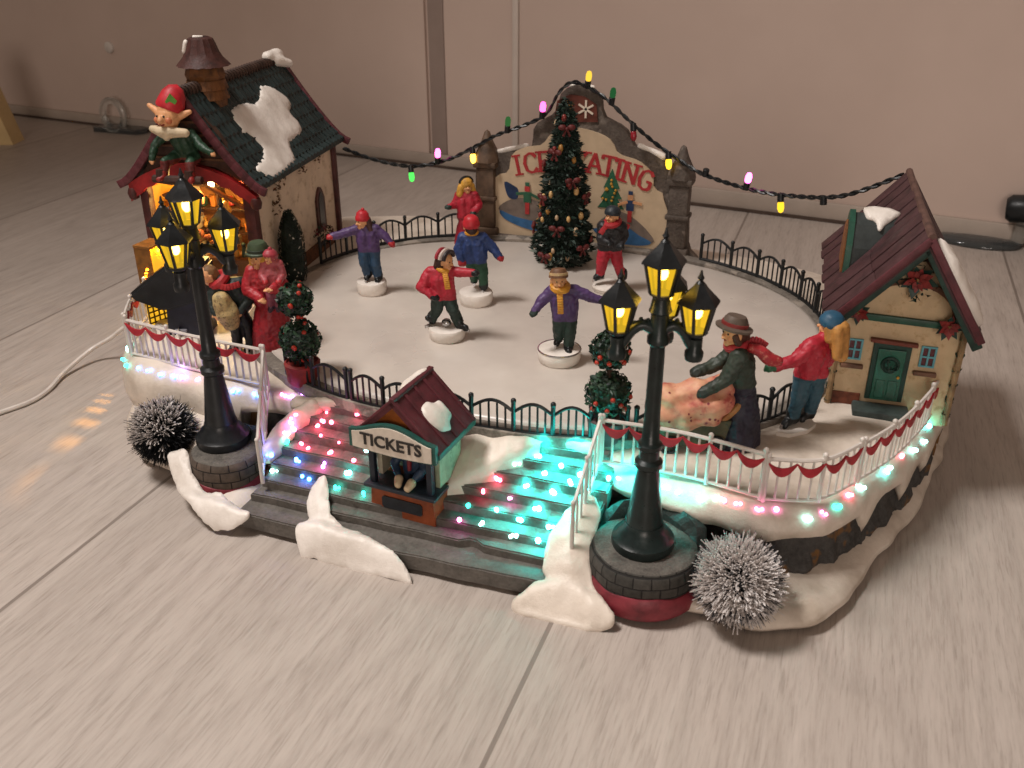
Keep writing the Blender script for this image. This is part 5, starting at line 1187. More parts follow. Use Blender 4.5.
# back right skater
F = human('person', 'skater figurine in a black jacket, red scarf and red trousers near the sign', (2.55, 24.3, ZI), CAMR, 5.8,
    dict(pelvis=(.0, 0, .53), chest=(.015, 0, .69), neck=(.02, 0, .80), head=(.015, -.01, .88), shL=(-.08, 0, .75), shR=(.12, 0, .75), elL=(-.11, -.06, .63), haL=(-.03, -.12, .6), elR=(.16, .02, .64), haR=(.12, -.06, .56), hipL=(-.05, 0, .5), hipR=(.06, 0, .5), knL=(-.08, -.02, .33), anL=(-.085, .0, .185), toL=(-.14, -.04, .155), knR=(.1, -.01, .33), anR=(.17, .03, .16), toR=(.15, -.03, .12), face=(-.7, -.7, -.1)),
    dict(jacket=paint('#1d1c1f', .5, .25), legs=REDJ, hand=BLACK, boot=BLACK), (1.1, 0, .45, .1, 0))
hat_beanie(F, paint('#232a30', .5, .2), .085, .07); scarf(F, REDM, [((-.05, -.05, .78), (-.11, -.08, .7)), ((.1, -.02, .79), (.2, .02, .74))], .036, .07); hair(F, SHORT, BROWNH)
# small figure behind the rink fence beside the pillar
F = human('person', 'small blond figurine in a red top with a black hair ribbon beside the sign pillar', (-9.95, 30.3, 4.75), CAMR, 5.4,
    dict(haR=(.1, -.12, .55), haL=(-.24, -.08, .62), face=(.35, -.9, 0)), dict(jacket=REDJ, legs=paint('#8e1f2c', .5, .2), hand=DKGRN, boot=BLACK), None, skirt=[(.2, .0), (.19, .1), (.13, .35), (.07, .5)])
hair(F, LONG+[((0, -.02, .03), (0, -.03, .0), .1, .09), ((.08, .0, 0), (.1, .0, -.1), .045, .05), ((-.08, 0, 0), (-.1, 0, -.1), .045, .05)], BLOND); b = NB(); T, P, fd, sd, up, k = F; tube(b, [P['head']+up*.05*k+(sd*math.cos(PI*i/10)*.092+up*math.sin(PI*i/10)*.08)*k for i in range(11)], .018*k, 6); obj('hair_ribbon', b, BLACK, T)
# figure pushing the blanket-covered pram
LADY = (13.1, 8.05, 4.66)
F = human('person', 'figurine in a brown hat, dark green coat and long navy skirt pushing a pram', LADY, CAMR, 6.7,
    dict(pelvis=(.03, 0, .5), chest=(-.0, 0, .65), neck=(-.045, 0, .78), head=(-.075, -.01, .87), shL=(-.04, -.085, .725), shR=(-.0, .085, .725), elL=(-.11, -.12, .58), haL=(-.25, -.12, .48), elR=(-.13, .07, .6), haR=(-.27, .05, .55), face=(-1, -.45, -.02)),
    dict(jacket=paint('#2c352c', .55, .25), legs=paint('#221f30', .55, .3), hand=paint('#202a26', .5, .2)), None, skirt=[(.165, .0), (.175, .03), (.15, .2), (.115, .38), (.075, .52)], skates=False)
hat_brim(F, paint('#574a40', .6, .25), paint('#7a2a28', .5, .2), .128, .22, .08); hair(F, [((0, -.02, .0), (0, -.04, -.02), .08, .072), ((0, -.08, -.02), (0, -.09, -.06), .05, .045), ((.05, .02, 0), (.06, .0, -.05), .03, .03), ((-.05, .02, 0), (-.06, .0, -.05), .03, .03)], paint('#4a2c1e', .6, .3))
scarf(F, paint('#a02830', .5, .2, 2, .3), [((.0, -.03, .77), (.09, -.05, .76), (.16, -.06, .69), (.24, -.05, .665)), ((.0, .02, .78), (.09, .02, .8), (.17, .03, .75))], .034, .055)
T = F[0]; b = NB(); tube(b, catmull([(.15, -.35, 5.25), (.7, -.45, 5.1), (1.2, -.5, 4.7), (1.75, -.45, 4.55)], 12, False), [.2, .22, .25, .27, .28, .3, .31, .32, .31, .29, .26, .2], 10); obj('flying_scarf', b, paint('#a02830', .5, .25, 2.2, .5, '#c2806a'), T, 'all')
# pram
PR = thing('pram', 'pram covered by a pink dotted blanket, pushed by the figurine in a navy skirt', 'pram', (11.35, 7.25, 4.62), CAMR)
b = NB(); prism(b, [(-1.75, .55), (-1.45, .3), (1.0, .3), (1.35, .6), (1.6, 1.7), (-1.9, 1.5)], -.75, .75, 'y'); obj('pram_body', b, paint('#4d4630', .6, .4, 1.3, .4, '#2a3a30'), PR)
bm = NB()
for c_ in (((-1.3, 0, 2.4), (1.2, 0, 3.2), .85, .6), ((-1.7, -.35, 1.8), (1.1, -.45, 2.5), .66, .66), ((-1.7, .35, 1.9), (1.1, .4, 2.6), .66, .62), ((-1.9, -.5, 1.5), (-.4, -.75, 1.6), .3, .3), ((-.4, -.75, 1.6), (.9, -.7, 1.9), .3, .35), ((-2.0, 0, 1.4), (-1.6, .0, 1.9), .5, .5)): capsule(bm, *c_)
me = remesh(bm, .09, 3)
displace(me, lambda c: .07*math.sin(c.x*4.2+c.z*2.4+2.6*nz(*c, .8))+.09*nz(*c, 1.6)+.03*nz(*c, 5))
BLK, nt, o_ = nodes('dotted_blanket'); v_ = coords(nt); vo = nt.nodes.new('ShaderNodeTexVoronoi'); vo.inputs['Scale'].default_value = 2.1; nt.links.new(v_, vo.inputs['Vector'])
cl = ramp(nt, ntex(nt, v_, 1.0, 4), [(.36, lin('#a4483f')), (.46, lin('#c28168')), (.66, lin('#d0a07e'))]); cl = mixc(nt, ramp(nt, vo.outputs['Distance'], [(.12, (1, 1, 1)), (.16, (0, 0, 0))]), cl, lin('#7a2430')); principled(nt, o_, cl, .6, bump(nt, ntex(nt, v_, 5, 3), .3, .04))
objm('blanket', me, BLK, PR, 'all')
b = NB(); tube(b, catmull([(1.2, -.55, 1.6), (1.9, -.5, 2.4), (2.0, 0, 2.75), (1.9, .5, 2.5)], 12, False), .16, 8); tube(b, [(1.2, 0, 1.0), (1.75, -.1, 2.2)], [.4, .2], 8); obj('push_handle', b, paint('#9a6b3c', .6, .3), PR, True)
for x in (-1.25, .95):
    for y in (-.82, .82):
        b = NB(); tube(b, [(x+.42*math.cos(2*PI*i/18), y, .42+.42*math.sin(2*PI*i/18)) for i in range(18)], .09, 6, closed=True)
        for i in range(4): a = PI*i/4; beam(b, (x-.4*math.cos(a), y, .42-.4*math.sin(a)), (x+.4*math.cos(a), y, .42+.4*math.sin(a)), .05, .05)
        obj('wheel', b, BLACK, PR, True)
# figure in red hoodie by the cottage
F = human('person', 'figurine with long blond hair, blue beanie and red hoodie reaching for the red scarf', (16.25, 10.6, 4.66), CAMR, 6.35,
    dict(pelvis=(.0, 0, .52), chest=(.03, 0, .69), neck=(.06, 0, .795), head=(.09, .01, .875), shL=(-.05, -.06, .745), shR=(.12, .07, .745), elL=(-.17, -.1, .64), haL=(-.33, -.12, .60), elR=(.17, .09, .62), haR=(.13, .12, .5), hipL=(-.05, 0, .5), hipR=(.06, 0, .5), knL=(-.07, -.02, .29), anL=(-.09, .0, .1), toL=(-.16, -.05, .06), knR=(.06, .03, .29), anR=(.055, .05, .12), toR=(-.0, .02, .08), face=(-.75, .5, 0)),
    dict(jacket=REDJ, legs=paint('#2a4a58', .55, .25), hand=paint('#2c5c40', .5, .2), boot=BLACK))
hat_beanie(F, paint('#24506a', .5, .2), .088, .075); hair(F, LONG+[((0, -.08, -.0), (.0, -.12, -.22), .07, .05), ((.05, -.07, 0), (.06, -.1, -.2), .05, .04), ((-.05, -.07, 0), (-.06, -.1, -.19), .05, .04)], paint('#b98445', .55, .3)); 
T = F[0]; b = NB(); tube(b, [(.0, .06, 4.85), (.35, -.05, 4.75), (.6, .3, 4.85)], [.18, .28, .2], 8); obj('hood', b, REDJ, T, 'all')
b = NB(); prism(b, [(-1.5, -.75), (-.9, -.95), (.1, -.55), (.7, .1), (.6, .6), (-.2, .4), (-1.1, -.1)], 0, .22, 'z'); obj('skate_stand', b, SNOW_W, T, True)
# adult holding a child, left
F = human('person', 'figurine in a long red dress and green hat holding the child in pink', (-13.75, 9.75, 4.64), CAMR, 6.75,
    dict(chest=(-.01, 0, .66), neck=(-.02, 0, .775), head=(-.035, -.01, .85), shL=(-.11, 0, .72), shR=(.08, 0, .72), elL=(-.16, -.06, .58), haL=(-.03, -.16, .54), elR=(.15, -.05, .6), haR=(.07, -.15, .62), face=(-.45, -.85, -.1)),
    dict(jacket=paint('#9c232b', .5, .2), legs=paint('#8b1a22', .5, .2), hand=SKIN), None, skirt=[(.19, .0), (.195, .03), (.17, .2), (.125, .38), (.075, .52)], skates=False)
hat_brim(F, paint('#3b4a34', .55, .25), paint('#2a3527', .5, .2), .105, .05, .085); hair(F, LONG+[((.06, .02, -.02), (.06, .04, -.16), .035, .03), ((-.06, .02, -.02), (-.06, .04, -.16), .035, .03)], BLOND)
F = human('person', 'child figurine in a pink hooded coat carried by the red-dressed figurine', (-13.15, 9.55, 7.15), CAMR, 3.9,
    dict(chest=(0, 0, .62), neck=(0, 0, .76), head=(-.01, -.02, .86), knL=(-.05, -.1, .3), anL=(-.05, -.1, .12), toL=(-.06, -.16, .1), knR=(.05, -.1, .3), anR=(.05, -.1, .12), toR=(.06, -.16, .1), haL=(-.08, -.16, .55), haR=(.12, -.14, .55), elL=(-.14, -.06, .6), elR=(.16, -.04, .6), face=(-.4, -.9, 0)),
    dict(jacket=paint('#a04a50', .5, .25), legs=paint('#7a3a48', .5, .2), hand=REDM, boot=paint('#3a2430', .5, .2)), None, skates=False, extra=[((-.0, .02, .87), (.0, .03, .86), .105, .1, 0)], vox=.045)
hat_beanie(F, paint('#9a3540', .5, .3), .098, .075, .03)
# stooped figure with sack in front of the workshop
F = human('person', 'stooped figurine in dark green with a red scarf, carrying a patterned sack', (-15.9, 9.0, 4.64), CAMR, 6.0,
    dict(pelvis=(.08, 0, .48), chest=(.02, -.02, .66), neck=(-.06, -.03, .74), head=(-.15, -.05, .79), shL=(-.09, -.04, .69), shR=(.12, .0, .69), elL=(-.16, -.1, .55), haL=(-.1, -.17, .45), elR=(.2, -.03, .54), haR=(.12, -.12, .44), knL=(.03, -.02, .25), anL=(.02, 0, .06), toL=(-.03, -.07, .02), knR=(.14, 0, .25), anR=(.15, 0, .06), toR=(.12, -.08, .02), face=(-.75, -.5, -.45)),
    dict(jacket=paint('#1c2725', .55, .25), legs=paint('#191c1e', .55, .25), hand=SKIN, boot=BLACK), None, skates=False)
hair(F, SHORT, paint('#7a5a3a', .6, .3)); scarf(F, paint('#a3262b', .5, .2), [((-.1, -.08, .73), (.02, -.14, .7), (.14, -.08, .71))], .045, .07)
blob('sack', [((-.15, -.95, 3.5), (.1, -1.0, 2.7), .5, .62), ((.1, -1.0, 2.7), (.15, -.95, 2.1), .62, .5)], paint('#b09a6a', .6, .3, 3.4, .4, '#4a3320'), F[0], .08, 2, .12, 5)
# elf above the gable
ELF = human('person', 'elf figurine in a red pointed cap and green suit leaning over the workshop valance', (-22.0, 14.6, 13.0), R(8), 4.9,
    dict(pelvis=(.05, .0, .3), chest=(.0, -.05, .5), neck=(-.03, -.07, .62), head=(-.07, -.1, .79), shL=(-.17, -.03, .55), shR=(.15, -.03, .55), elL=(-.32, -.12, .4), haL=(-.32, -.22, .26), elR=(.3, -.1, .42), haR=(.45, -.16, .36), hipL=(-.1, -.05, .26), hipR=(.15, -.05, .26), knL=(-.15, -.22, .22), anL=(-.17, -.26, .06), toL=(-.2, -.34, .04), knR=(.18, -.22, .22), anR=(.2, -.26, .06), toR=(.23, -.34, .04), face=(-.15, -1, -.2)),
    dict(jacket=paint('#1d3a28', .5, .25), legs=paint('#5a1f1c', .5, .25), hand=SKIN, boot=paint('#8a2420', .5, .25)), None, skates=False, extra=[((-.17, -.1, .78), (-.34, -.06, .88), .06, .03, 2), ((.03, -.1, .76), (.19, -.06, .82), .06, .03, 2), ((-.07, -.13, .76), (-.07, -.12, .82), .15, .13, 2), ((-.08, -.28, .77), (-.08, -.29, .75), .035, .04, 2)])
T, P, fd, sd, up, k = ELF
hc = Vector((-.07, -.125, .79))*k
for q in (-1, 1):
    b = NB(); ell(b, hc+fd*.135*k+sd*q*.05*k+up*.03*k, .014*k, 8, 6); obj('eye', b, BLACK, T, 'all')
    b = NB(); ell(b, hc+fd*.105*k+sd*q*.08*k-up*.03*k, .045*k, 10, 8); obj('cheek', b, paint('#c4744e', .5, .1), T, 'all')
b = NB(); tube(b, [hc+fd*.14*k-sd*.035*k-up*.065*k, hc+fd*.145*k-up*.08*k, hc+fd*.14*k+sd*.035*k-up*.065*k], .012*k, 6); obj('mouth', b, paint('#7e2a22', .5, .1), T)
b = NB(); ax_ = (Vector((.35, .35, 1))).normalized(); c0 = P['head']+Vector((0, .02, .05))*k
lathe(b, [(.16*k, 0), (.172*k, .03*k), (.165*k, .09*k), (.14*k, .2*k), (.09*k, .28*k), (.0, .32*k)], 16, c0, axis=ax_); hh = obj('pointed_cap', b, RED, T, True)
b = NB(); prism(b, [(-.07*k, 0), (0, .09*k), (.07*k, 0), (0, -.09*k)], -.02*k, .02*k, 'y', Matrix.Translation(c0+Vector((.1, -.09, .12))*k) @ Matrix.Rotation(.5, 4, 'Z')); obj('cap_leaf', b, paint('#4f8a2c', .5, .2), hh)
blob('collar', [(P['head']+Vector((-.05, -.12, -.19))*k, P['head']+Vector((-.2, -.08, -.17))*k, .075*k, .05*k), (P['head']+Vector((.05, -.12, -.19))*k, P['head']+Vector((.22, -.07, -.2))*k, .075*k, .06*k), (P['head']+Vector((-.02, -.14, -.18))*k, P['head']+Vector((-.0, -.13, -.25))*k, .06*k, .045*k)], paint('#c4b294', .6, .15), T, .06, 1, .05, 7)
b = NB(); tube(b, [(-1.6, -1.2, .1), (-.4, -1.35, .1), (1.6, -1.2, .15)], [.25, .3, .25], 8)
for x in (-1.0, .9): lathe(b, [(.28, 0), (.3, .1), (.26, .55), (.0, .55)], 10, (x, -1.35, .2))
obj('tool_ledge', b, [paint('#3a2118', .6, .3)], T)
# seller in the booth
F = human('person', 'seller figurine in a blue coat and white gloves inside the ticket booth', (-1.05, 1.85, 1.9), R(-4), 4.1,
    dict(elL=(-.2, -.1, .54), haL=(-.08, -.22, .44), elR=(.2, -.1, .54), haR=(.1, -.22, .42), shL=(-.13, 0, .7), shR=(.13, 0, .7), face=(0, -1, -.1)), dict(jacket=paint('#23354a', .5, .25), legs=NAVY, hand=paint('#c0a88a', .5, .15), boot=BLACK), None, skates=False)
blob('gloves', [(Vector((-.3, -.95, 1.75)), Vector((-.2, -1.2, 1.6)), .24, .2), (Vector((.42, -1.0, 1.7)), Vector((.35, -1.25, 1.55)), .24, .2)], paint('#c9b393', .5, .15), F[0], .06, 1, .03, 2)
b = NB(); tube(b, [(0, -.38, 3.0), (0, -.42, 2.0)], [.14, .1], 8); obj('cravat', b, paint('#7a2a30', .5, .2), F[0])
hat_beanie(F, NAVY, .09, .06)

# dark slant-topped stand beside the workshop
SD = thing('slant_stand', 'dark slant-topped stand at the workshop front, half hidden behind the lamp post', 'stand', (-20.2, 10.4, 4.5), R(18))
b = NB(); prism(b, [(-1.1, 0), (1.4, 0), (1.5, 2.4), (-.9, 2.4)], -.8, .8, 'y'); obj('stand_box', b, paint('#15182a', .45, .3), SD)
b = NB(); prism(b, [(-3.1, 2.75), (-2.9, 2.45), (-1.0, 1.7), (1.6, 2.5), (1.7, 4.6), (-.2, 4.9)], -1.0, 1.0, 'y'); bmesh.ops.bevel(b, geom=list(b.edges), offset=.18, segments=3, affect='EDGES'); obj('slanted_top', b, BLACK, SD, True)
b = NB(); beam(b, (-.6, -.86, .5), (.1, -.86, .5), .3, .12, (0, 0, 1)); obj('label_plate', b, paint('#8f8f97', .5, .2), SD)
# yellow lit trellis beside it
TR = thing('lit_trellis', 'glowing yellow trellis panel beside the dark stand at the workshop corner', 'trellis', (-22.3, 11.2, 4.5), R(72))
b = NB(); box(b, -1.4, 1.4, .06, .16, 0, 2.5); obj('glow_panel', b, glow_pane('trellis_glow', (1.0, .55, .03), .9, .75), TR)
b = NB()
for k in range(9): beam(b, (-1.4+.35*k, 0, 0), (-1.4+.35*k, 0, 2.55), .07, .08, (0, 1, 0))
for k in range(8): beam(b, (-1.4, 0, .05+.35*k), (1.4, 0, .05+.35*k), .06, .08)
obj('trellis_bars', b, paint('#5d4210', .5, .3), TR)

LB = thing('dash_lamp', 'yellow-glowing slatted box added at the workshop corner to throw light dashes on the floor', 'lamp', (-25.0, 13.3, 4.6))  # added box; its slots are shaped to throw light dashes on the floor
LBM = paint('#7a4f1c', .55, .3)
b = NB(); box(b, -.53, .73, -.73, .93, 4.0, 4.2, None, .04); obj('box_roof', b, LBM, LB)
b = NB(); box(b, -.5, -.42, -.6, .9, 0, 4.0); obj('side_panel', b, LBM, LB)
b = NB(); box(b, -.41, .59, .8, .9, 0, 4.0); obj('back_panel', b, LBM, LB)
b = NB(); box(b, .6, .7, -.6, .9, .6, 4.0); obj('glow_panel', b, glow_pane('lamp_glow', (1.0, .58, .04), .85, .85), LB)
b = NB(); box(b, .6, .7, -.6, .9, 0, .59); obj('side_panel', b, LBM, LB)
b = NB(); z0, z1, nr = 1.25, 2.75, 60
box(b, -.5, .7, -.7, -.61, 0, z0); box(b, -.5, .7, -.7, -.61, z1, 4.0)
for i in range(nr):
    za, zb = z0+(z1-z0)*i/nr, z0+(z1-z0)*(i+1)/nr; c = -.33+.62*((za+zb)/2-z0)/(z1-z0)
    if ((za-z0) % .25) < .1: box(b, -.5, .7, -.7, -.61, za, zb)
    else: box(b, -.5, c-.13, -.7, -.61, za, zb); box(b, c+.13, .7, -.7, -.61, za, zb)
obj('slatted_front', b, LBM, LB)
SLAT_LIGHT = Vector((-25.0, 14.0, 8.0))

# ------------------------------------------------------------------ string of lights over the rink
SL = thing('string_lights', 'black twisted cable of coloured bulbs hung from workshop over the sign to cottage', 'string lights')
CP = [(-19.2,28.9,11.9),(-17.3,30.2,10.9),(-14.8,31.3,10.35),(-12.2,32.1,10.9),(-10.2,32.6,11.9),(-8.4,32.6,12.9),(-6.2,32.6,13.8),(-4.6,32.6,14.7),(-3.7,32.6,16.2),(-2.8,32.6,16.95),(-1.8,32.6,16.8),(-.2,32.4,16.05),(1.4,32.3,14.8),(3.3,32.3,13.4),(5.0,32.3,12.4),(7.0,31.7,11.6),(10.0,30.2,11.3),(13.0,28.5,11.5),(16.3,26.6,12.3),(19.4,25.2,14.2)]
path = catmull(CP, 220, False); b = NB()
for ph in (0, PI):
    tube(b, [p+Vector((0, math.cos(i*.9+ph), math.sin(i*.9+ph)))*.09 for i, p in enumerate(path)], .085, 5)
obj('cable', b, BLACK, SL, True)
def bulb(i_, col, strength, lit, down):
    p = path[min(219, max(0, int(i_)))]; d = Vector((.15, -.2, -1 if down else 1)).normalized()
    b = NB(); lathe(b, [(.12, -.1), (.21, -.08), (.22, .42), (.17, .46)], 10, p, axis=d); c_ = obj('bulb_socket', b, BLACK, SL, True)
    if col is None: return
    b = NB(); lathe(b, [(.15, .4), (.21, .55), (.22, .85), (.15, 1.08), (0, 1.16)], 10, p, axis=d); obj('bulb', b, emit('bulb_light', col, strength) if lit else paint(col, .25, .1), c_, 'all')
def near(u): return min(range(220), key=lambda i: abs(path[i].x-u))
for u, col, st, lit, dn in ((-14.9,(.1,1,.12),1.4,1,1),(-13.0,(1,.1,.45),7,1,0),(-10.4,(1,.55,.05),7,1,1),(-7.5,(.1,.35,.1),.35,1,0),(-5.0,(1,.06,.4),7,1,0),(-1.7,(1,.6,.06),1.3,1,0),(.2,(.06,.32,.1),.3,1,0),(1.9,'#8a1f2a',0,0,1),(4.4,(1,.6,.03),2.6,1,1),(7.2,None,0,0,0),(10.1,(1,.12,.5),7,1,0),(12.5,(1,.6,.03),1.6,1,1),(15.2,None,0,0,1)): bulb(near(u), col, st, lit, dn)

# ------------------------------------------------------------------ fibre light tips set in the base
FIB = {}
def fib(c):
    tabl = dict(cyan=((.10, .97, .9), 30), teal=((.02, .8, .6), 16), red=((1, .10, .18), 20), pink=((1, .2, .6), 16), blue=((.06, .25, 1), 20), aqua=((.35, .97, .88), 16), violet=((.5, .2, 1), 16), yellow=((1, .75, .1), 9), gold=((1, .8, .4), 6))
    if c not in FIB: FIB[c] = emit('fibre_'+c, *tabl[c])
    return FIB[c]
#FIBRES#
FIBRES = [(-8.68,3.76,4.22,'red'),(-8.94,3.54,4.11,'violet'),(-8.8,3.38,3.91,'pink'),(-8.63,3.29,3.65,'pink'),(-8.85,2.87,3.54,'aqua'),(-8.8,2.74,3.1,'teal'),(-9.16,1.7,2.87,'blue'),(-8.91,1.56,2.04,'aqua'),(-7.83,2.14,2.54,'blue'),(-7.64,2.8,3.04,'red'),(-8.08,3.05,3.04,'red'),(-7.09,1.53,2.15,'blue'),(-6.78,1.47,2.04,'blue'),(-6.39,2.07,2.54,'pink'),(-6.5,2.4,2.54,'violet'),(-7.64,4.09,3.59,'red'),(-7.47,4.1,3.93,'red'),(-7.55,4.72,4.09,'red'),(-6.69,4.08,3.97,'red'),(-6.95,3.34,3.54,'red'),(-5.91,3.27,3.44,'red'),(-6.28,2.68,3.04,'red'),(-4.71,2.46,3.04,'red'),(-4.83,2.01,2.54,'cyan'),(-5.11,1.31,2.04,'teal'),(-3.55,1.18,2.04,'teal'),(-4.39,3.18,3.25,'aqua'),(-5.67,4.84,4.26,'red'),(-23.01,8.21,4.24,'aqua'),(-22.72,7.55,4.15,'aqua'),(-22.66,6.98,3.74,'teal'),(-21.51,5.99,3.96,'teal'),(-20.51,5.69,4.04,'blue'),(-19.56,5.58,4.16,'blue'),(-18.59,5.41,4.17,'blue'),(-17.75,5.44,4.17,'blue'),(-17.01,5.48,4.2,'pink'),(-16.2,5.41,4.23,'pink'),(-13.42,5.21,4.14,'blue'),(-12.36,5.28,4.03,'blue'),(-11.81,5.29,4.0,'blue'),(-10.6,5.66,4.16,'pink'),(-10.18,5.59,4.14,'violet'),(-9.71,5.79,4.33,'violet'),(4.46,4.4,4.09,'cyan'),(5.68,4.13,3.97,'cyan'),(4.91,3.7,3.59,'cyan'),(6.27,3.42,3.59,'cyan'),(5.66,3.19,3.04,'cyan'),(7.36,3.28,3.44,'cyan'),(6.74,4.14,3.67,'cyan'),(4.2,3.28,3.07,'cyan'),(3.48,3.84,3.73,'aqua'),(2.77,3.21,3.12,'red'),(2.34,2.36,2.82,'red'),(3.77,2.38,2.69,'pink'),(1.88,1.48,2.41,'teal'),(3.38,1.62,2.47,'cyan'),(5.09,2.32,2.54,'cyan'),(6.67,1.68,3.02,'cyan'),(4.52,1.56,2.24,'cyan'),(6.08,1.56,2.21,'cyan'),(5.79,0.76,1.92,'cyan'),(1.74,0.77,2.0,'pink'),(2.89,0.92,2.04,'aqua'),(4.42,0.74,1.88,'aqua'),(8.03,4.11,3.8,'cyan'),(8.61,4.17,3.82,'cyan'),(10.65,3.86,3.99,'cyan'),(11.05,3.85,4.02,'cyan'),(11.49,3.7,3.97,'cyan'),(12.43,3.54,4.06,'aqua'),(12.98,3.6,4.14,'aqua'),(13.38,3.58,4.11,'red'),(14.1,3.5,4.14,'red'),(15.17,3.3,4.12,'red'),(15.05,3.37,4.17,'pink'),(15.85,3.47,4.19,'pink'),(17.1,3.6,3.94,'aqua'),(17.78,4.28,3.99,'pink'),(18.29,4.99,4.02,'teal'),(18.72,5.85,4.13,'red'),(19.26,6.82,4.11,'aqua'),(20.25,8.77,4.01,'cyan'),(20.63,9.34,4.0,'aqua'),(21.07,10.47,4.08,'red'),(21.56,11.54,3.98,'aqua'),(22.33,14.18,4.12,'cyan'),(22.14,12.67,3.9,'aqua')]
rgf = random.Random(77)
for (x, y, z, c) in FIBRES:
    b = NB()
    for _ in range(rgf.choice((1, 2, 2, 3))):
        ell(b, (x+rgf.uniform(-.16, .16), y+rgf.uniform(-.1, .1), z+rgf.uniform(.0, .1)), rgf.uniform(.07, .125)*(1.25 if c == 'cyan' else 1), 6, 4)
    obj('fibre_light', b, fib(c), vb, 'all')

# ------------------------------------------------------------------ small things in the room
b = NB(); tube(b, catmull([(-25.5, 13.0, 3.4), (-27.9, 13.3, 2.6), (-29.3, 13.0, 1.6), (-30.4, 12.1, .9), (-30.6, 9.8, .3), (-29.9, 7.6, .16), (-29.75, 5.9, .16), (-30.4, 4.1, .16), (-32, 0, .16), (-36, -5, .16)], 80, False), .15, 8)
tag(obj('power_cable', b, WHITEPL, None, True), 'white power cable curving over the floor away from the village', 'cable')
CLEAR, nt, o_ = nodes('clear_plastic'); principled(nt, o_, (.9, .95, .95), .08, Transmission_Weight=.95, IOR=1.4)
DS = thing('door_stop', 'clear plastic ring-shaped stop on the floor by the wall, far left', 'door stop', (-80.4, 72.8, 0), 0)
b = NB(); tube(b, [(1.75*math.cos(2*PI*i/24), 0, 2.2+1.95*math.sin(2*PI*i/24)) for i in range(24)], .45, 10, closed=True); obj('ring', b, CLEAR, DS, 'all')
b = NB(); prism(b, [(-2.6, -1.4), (4.4, -1.2), (5.2, .2), (4.2, 1.1), (-2.2, 1.3)], 0, .7, 'z'); obj('foot', b, CLEAR, DS)
DS = thing('door_stop', 'clear plastic stop with a black rubber knob on the floor behind the cottage', 'door stop', (28.6, 60.8, 0), R(-6))
b = NB(); lathe(b, [(3.6, 0), (3.7, .2), (3.2, .5), (1.5, .6), (0, .65)], 28, (0, 0, 0), sy=.55); obj('foot', b, CLEAR, DS, 'all')
b = NB(); tube(b, [(3.2, .4, .3), (3.3, .4, 2.6)], .55, 10); obj('stem', b, CLEAR, DS)
b = NB(); lathe(b, [(0, -1.6), (.9, -1.55), (1.25, -1.1), (1.25, .2), (.8, .3)], 20, (3.2, .2, 3.6), axis=(1, 0, .1)); lathe(b, [(1.2, .7), (1.65, .75), (1.7, 3.2), (1.3, 3.4), (0, 3.4)], 20, (3.2, .2, 3.6), axis=(1, 0, .1)); k_ = obj('rubber_knob', b, BLACK, DS, True)
b = NB(); lathe(b, [(1.5, .3), (1.62, .35), (1.62, .7), (1.4, .74)], 20, (3.2, .2, 3.6), axis=(1, 0, .1)); obj('clear_collar', b, CLEAR, k_, True)
b = NB(); lathe(b, [(.75, 0), (.75, .35), (.5, .5), (0, .52)], 14, WM @ Vector((22.8, -.0, 10.8)), axis=(-.0971, -.9953, 0)); tag(obj('wall_cap', b, WHITEPL, None, True), 'small white round cap on the wall above the ring-shaped stop', 'cap')
b = NB(); prism(b, [(0, 0), (2.6, 0), (1.2, 6.0), (0, 11.5), (-2.5, 11.5), (-2.5, 0)], 0, 3.2, 'y', Matrix.Translation((-89.6, 60.4, 0)) @ Matrix.Rotation(R(20), 4, 'Z')); tag(obj('furniture_leg', b, paint('#c8ad7c', .5, .08, .2, .1)), 'pale yellow wooden furniture leg standing at the edge of the picture', 'furniture leg')

# ------------------------------------------------------------------ to metres
for me in bpy.data.meshes: me.transform(Matrix.Scale(UNIT, 4))
for o_ in S.objects: o_.location = o_.location*UNIT

# ------------------------------------------------------------------ lights
W = bpy.data.worlds.new('World'); S.world = W; W.use_nodes = True
bg = W.node_tree.nodes['Background']; bg.inputs['Color'].default_value = (1.0, .78, .63, 1); bg.inputs['Strength'].default_value = .21
def area(name, loc, target, size, power, col, sy=None):
    l = bpy.data.lights.new(name, 'AREA'); l.energy = power; l.color = col; l.size = size
    if sy: l.shape = 'RECTANGLE'; l.size_y = sy
    o_ = bpy.data.objects.new(name, l); COL.objects.link(o_); o_.location = loc
    o_.rotation_euler = (Vector(target)-Vector(loc)).to_track_quat('-Z', 'Y').to_euler(); return o_
def spot(name, loc, power, col, size):
    l = bpy.data.lights.new(name, 'SPOT'); l.energy = power; l.color = col; l.shadow_soft_size = size; l.spot_size = R(118); l.spot_blend = .6
    o_ = bpy.data.objects.new(name, l); COL.objects.link(o_); o_.location = loc; return o_
def point(name, loc, power, col, size):
    l = bpy.data.lights.new(name, 'POINT'); l.energy = power; l.color = col; l.shadow_soft_size = size
    o_ = bpy.data.objects.new(name, l); COL.objects.link(o_); o_.location = loc; return o_
l_ = area('room_lamp', (-.46, -.16, 1.2), (.14, -.15, 0), .27, 5.3, (1.0, .94, .90)); l_.data.spread = R(98)
area('wall_fill', (.9, -2.6, .7), (.1, .7, .25), .9, 19.5, (1.0, .86, .77))  # unseen fill light added to brighten the back wall
for i, p in enumerate(LAMPS): point('lantern_light', Vector(p)*UNIT, .012, (1.0, .62, .15), .003)
point('workshop_light', Vector(WIN_LIGHT)*UNIT, .2, (1.0, .66, .2), .004)
point('dash_lamp_light', SLAT_LIGHT*UNIT, 1.7, (1.0, .45, .05), .0006)
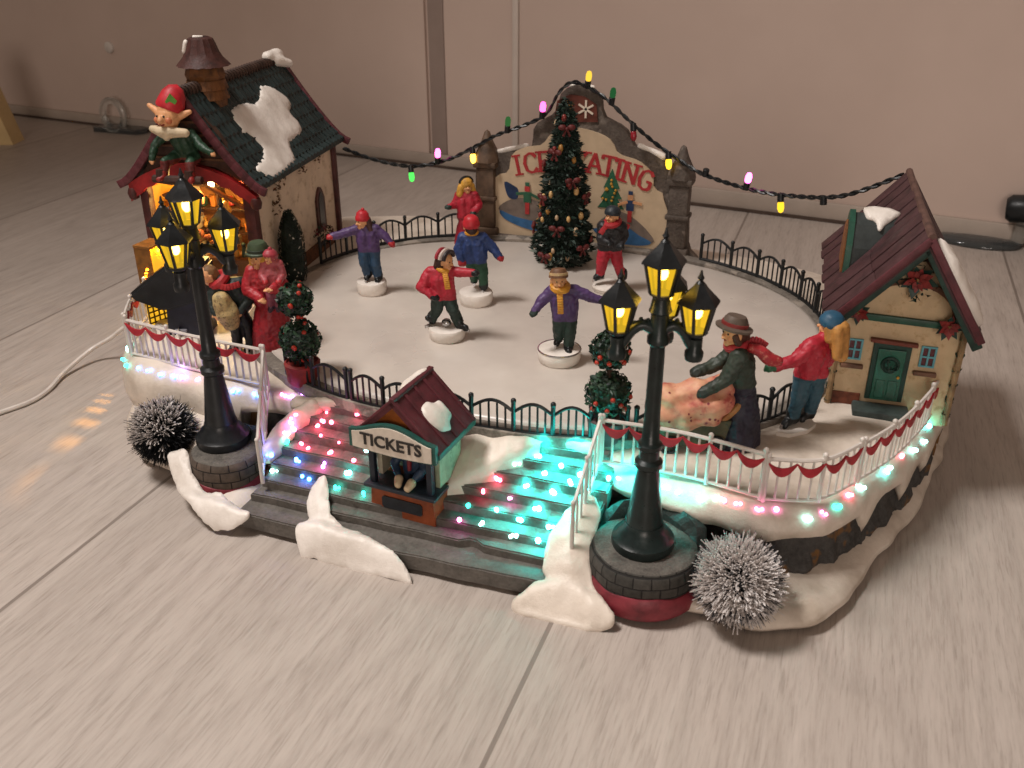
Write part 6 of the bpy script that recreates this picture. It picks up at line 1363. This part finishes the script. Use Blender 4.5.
for p, e in (((4.7, 4.7, 4.9), .02), ((5.5, 3.9, 4.2), .02), ((6.0, 5.0, 5.0), .024), ((7.3, 4.4, 4.8), .022), ((7.2, 3.4, 4.3), .018), ((7.0, 2.5, 3.7), .012)): spot('cyan_light', Vector(p)*UNIT, e*1.6, (.0, .9, .8), .003)
for p, e in (((8.9, 4.2, 4.55), .022), ((9.9, 3.9, 4.4), .012), ((12.0, 3.6, 4.25), .005), ((4.5, 4.8, 5.0), .009), ((6.2, 5.0, 5.0), .012), ((22.5, 15.4, 4.8), .03)): point('cyan_light', Vector(p)*UNIT, e, (.0, .9, .8), .003)
for (x, y, z, c) in FIBRES:
    if c == 'cyan' and 3 < x < 9.5: spot('fibre_glow', Vector((x, y-.12, z+.5))*UNIT, .022, (.0, .9, .8), .002)
    elif c in ('red', 'pink', 'blue', 'teal') and -10 < x < 4: spot('fibre_glow', Vector((x, y-.12, z+.4))*UNIT, .003, dict(red=(1, .03, .12), pink=(1, .12, .6), blue=(.02, .2, 1), teal=(0, .8, .6))[c], .002)
for p, e, c in (((-6.5, 3.4, 4.4), .003, (1, .1, .3)), ((-9.5, 1.8, 3.4), .002, (.2, .2, 1)), ((-17.5, 6.0, 4.6), .003, (.4, .3, 1)), ((-3.2, 2.0, 3.0), .003, (0, .8, .6))): point('fibre_glow', Vector(p)*UNIT, e, c, .003)

# ------------------------------------------------------------------ camera
cam = bpy.data.cameras.new('Camera'); co = bpy.data.objects.new('Camera', cam); COL.objects.link(co); S.camera = co
co.location = Vector((16.6, -32.8, 28))*UNIT; co.rotation_euler = (R(63), 0, R(20))
cam.sensor_width = 36; cam.lens = 940/1024*36; cam.clip_start = .01; cam.clip_end = 50
cam.dof.use_dof = True; cam.dof.focus_distance = .52; cam.dof.aperture_fstop = 20
S.view_settings.view_transform = 'Standard'; S.view_settings.look = 'None'; S.view_settings.exposure = 0; S.view_settings.gamma = 1
S.render.engine = 'CYCLES'
S.cycles.use_denoising = True
S.cycles.max_bounces = 6; S.cycles.transparent_max_bounces = 12
S.cycles.sample_clamp_indirect = 4
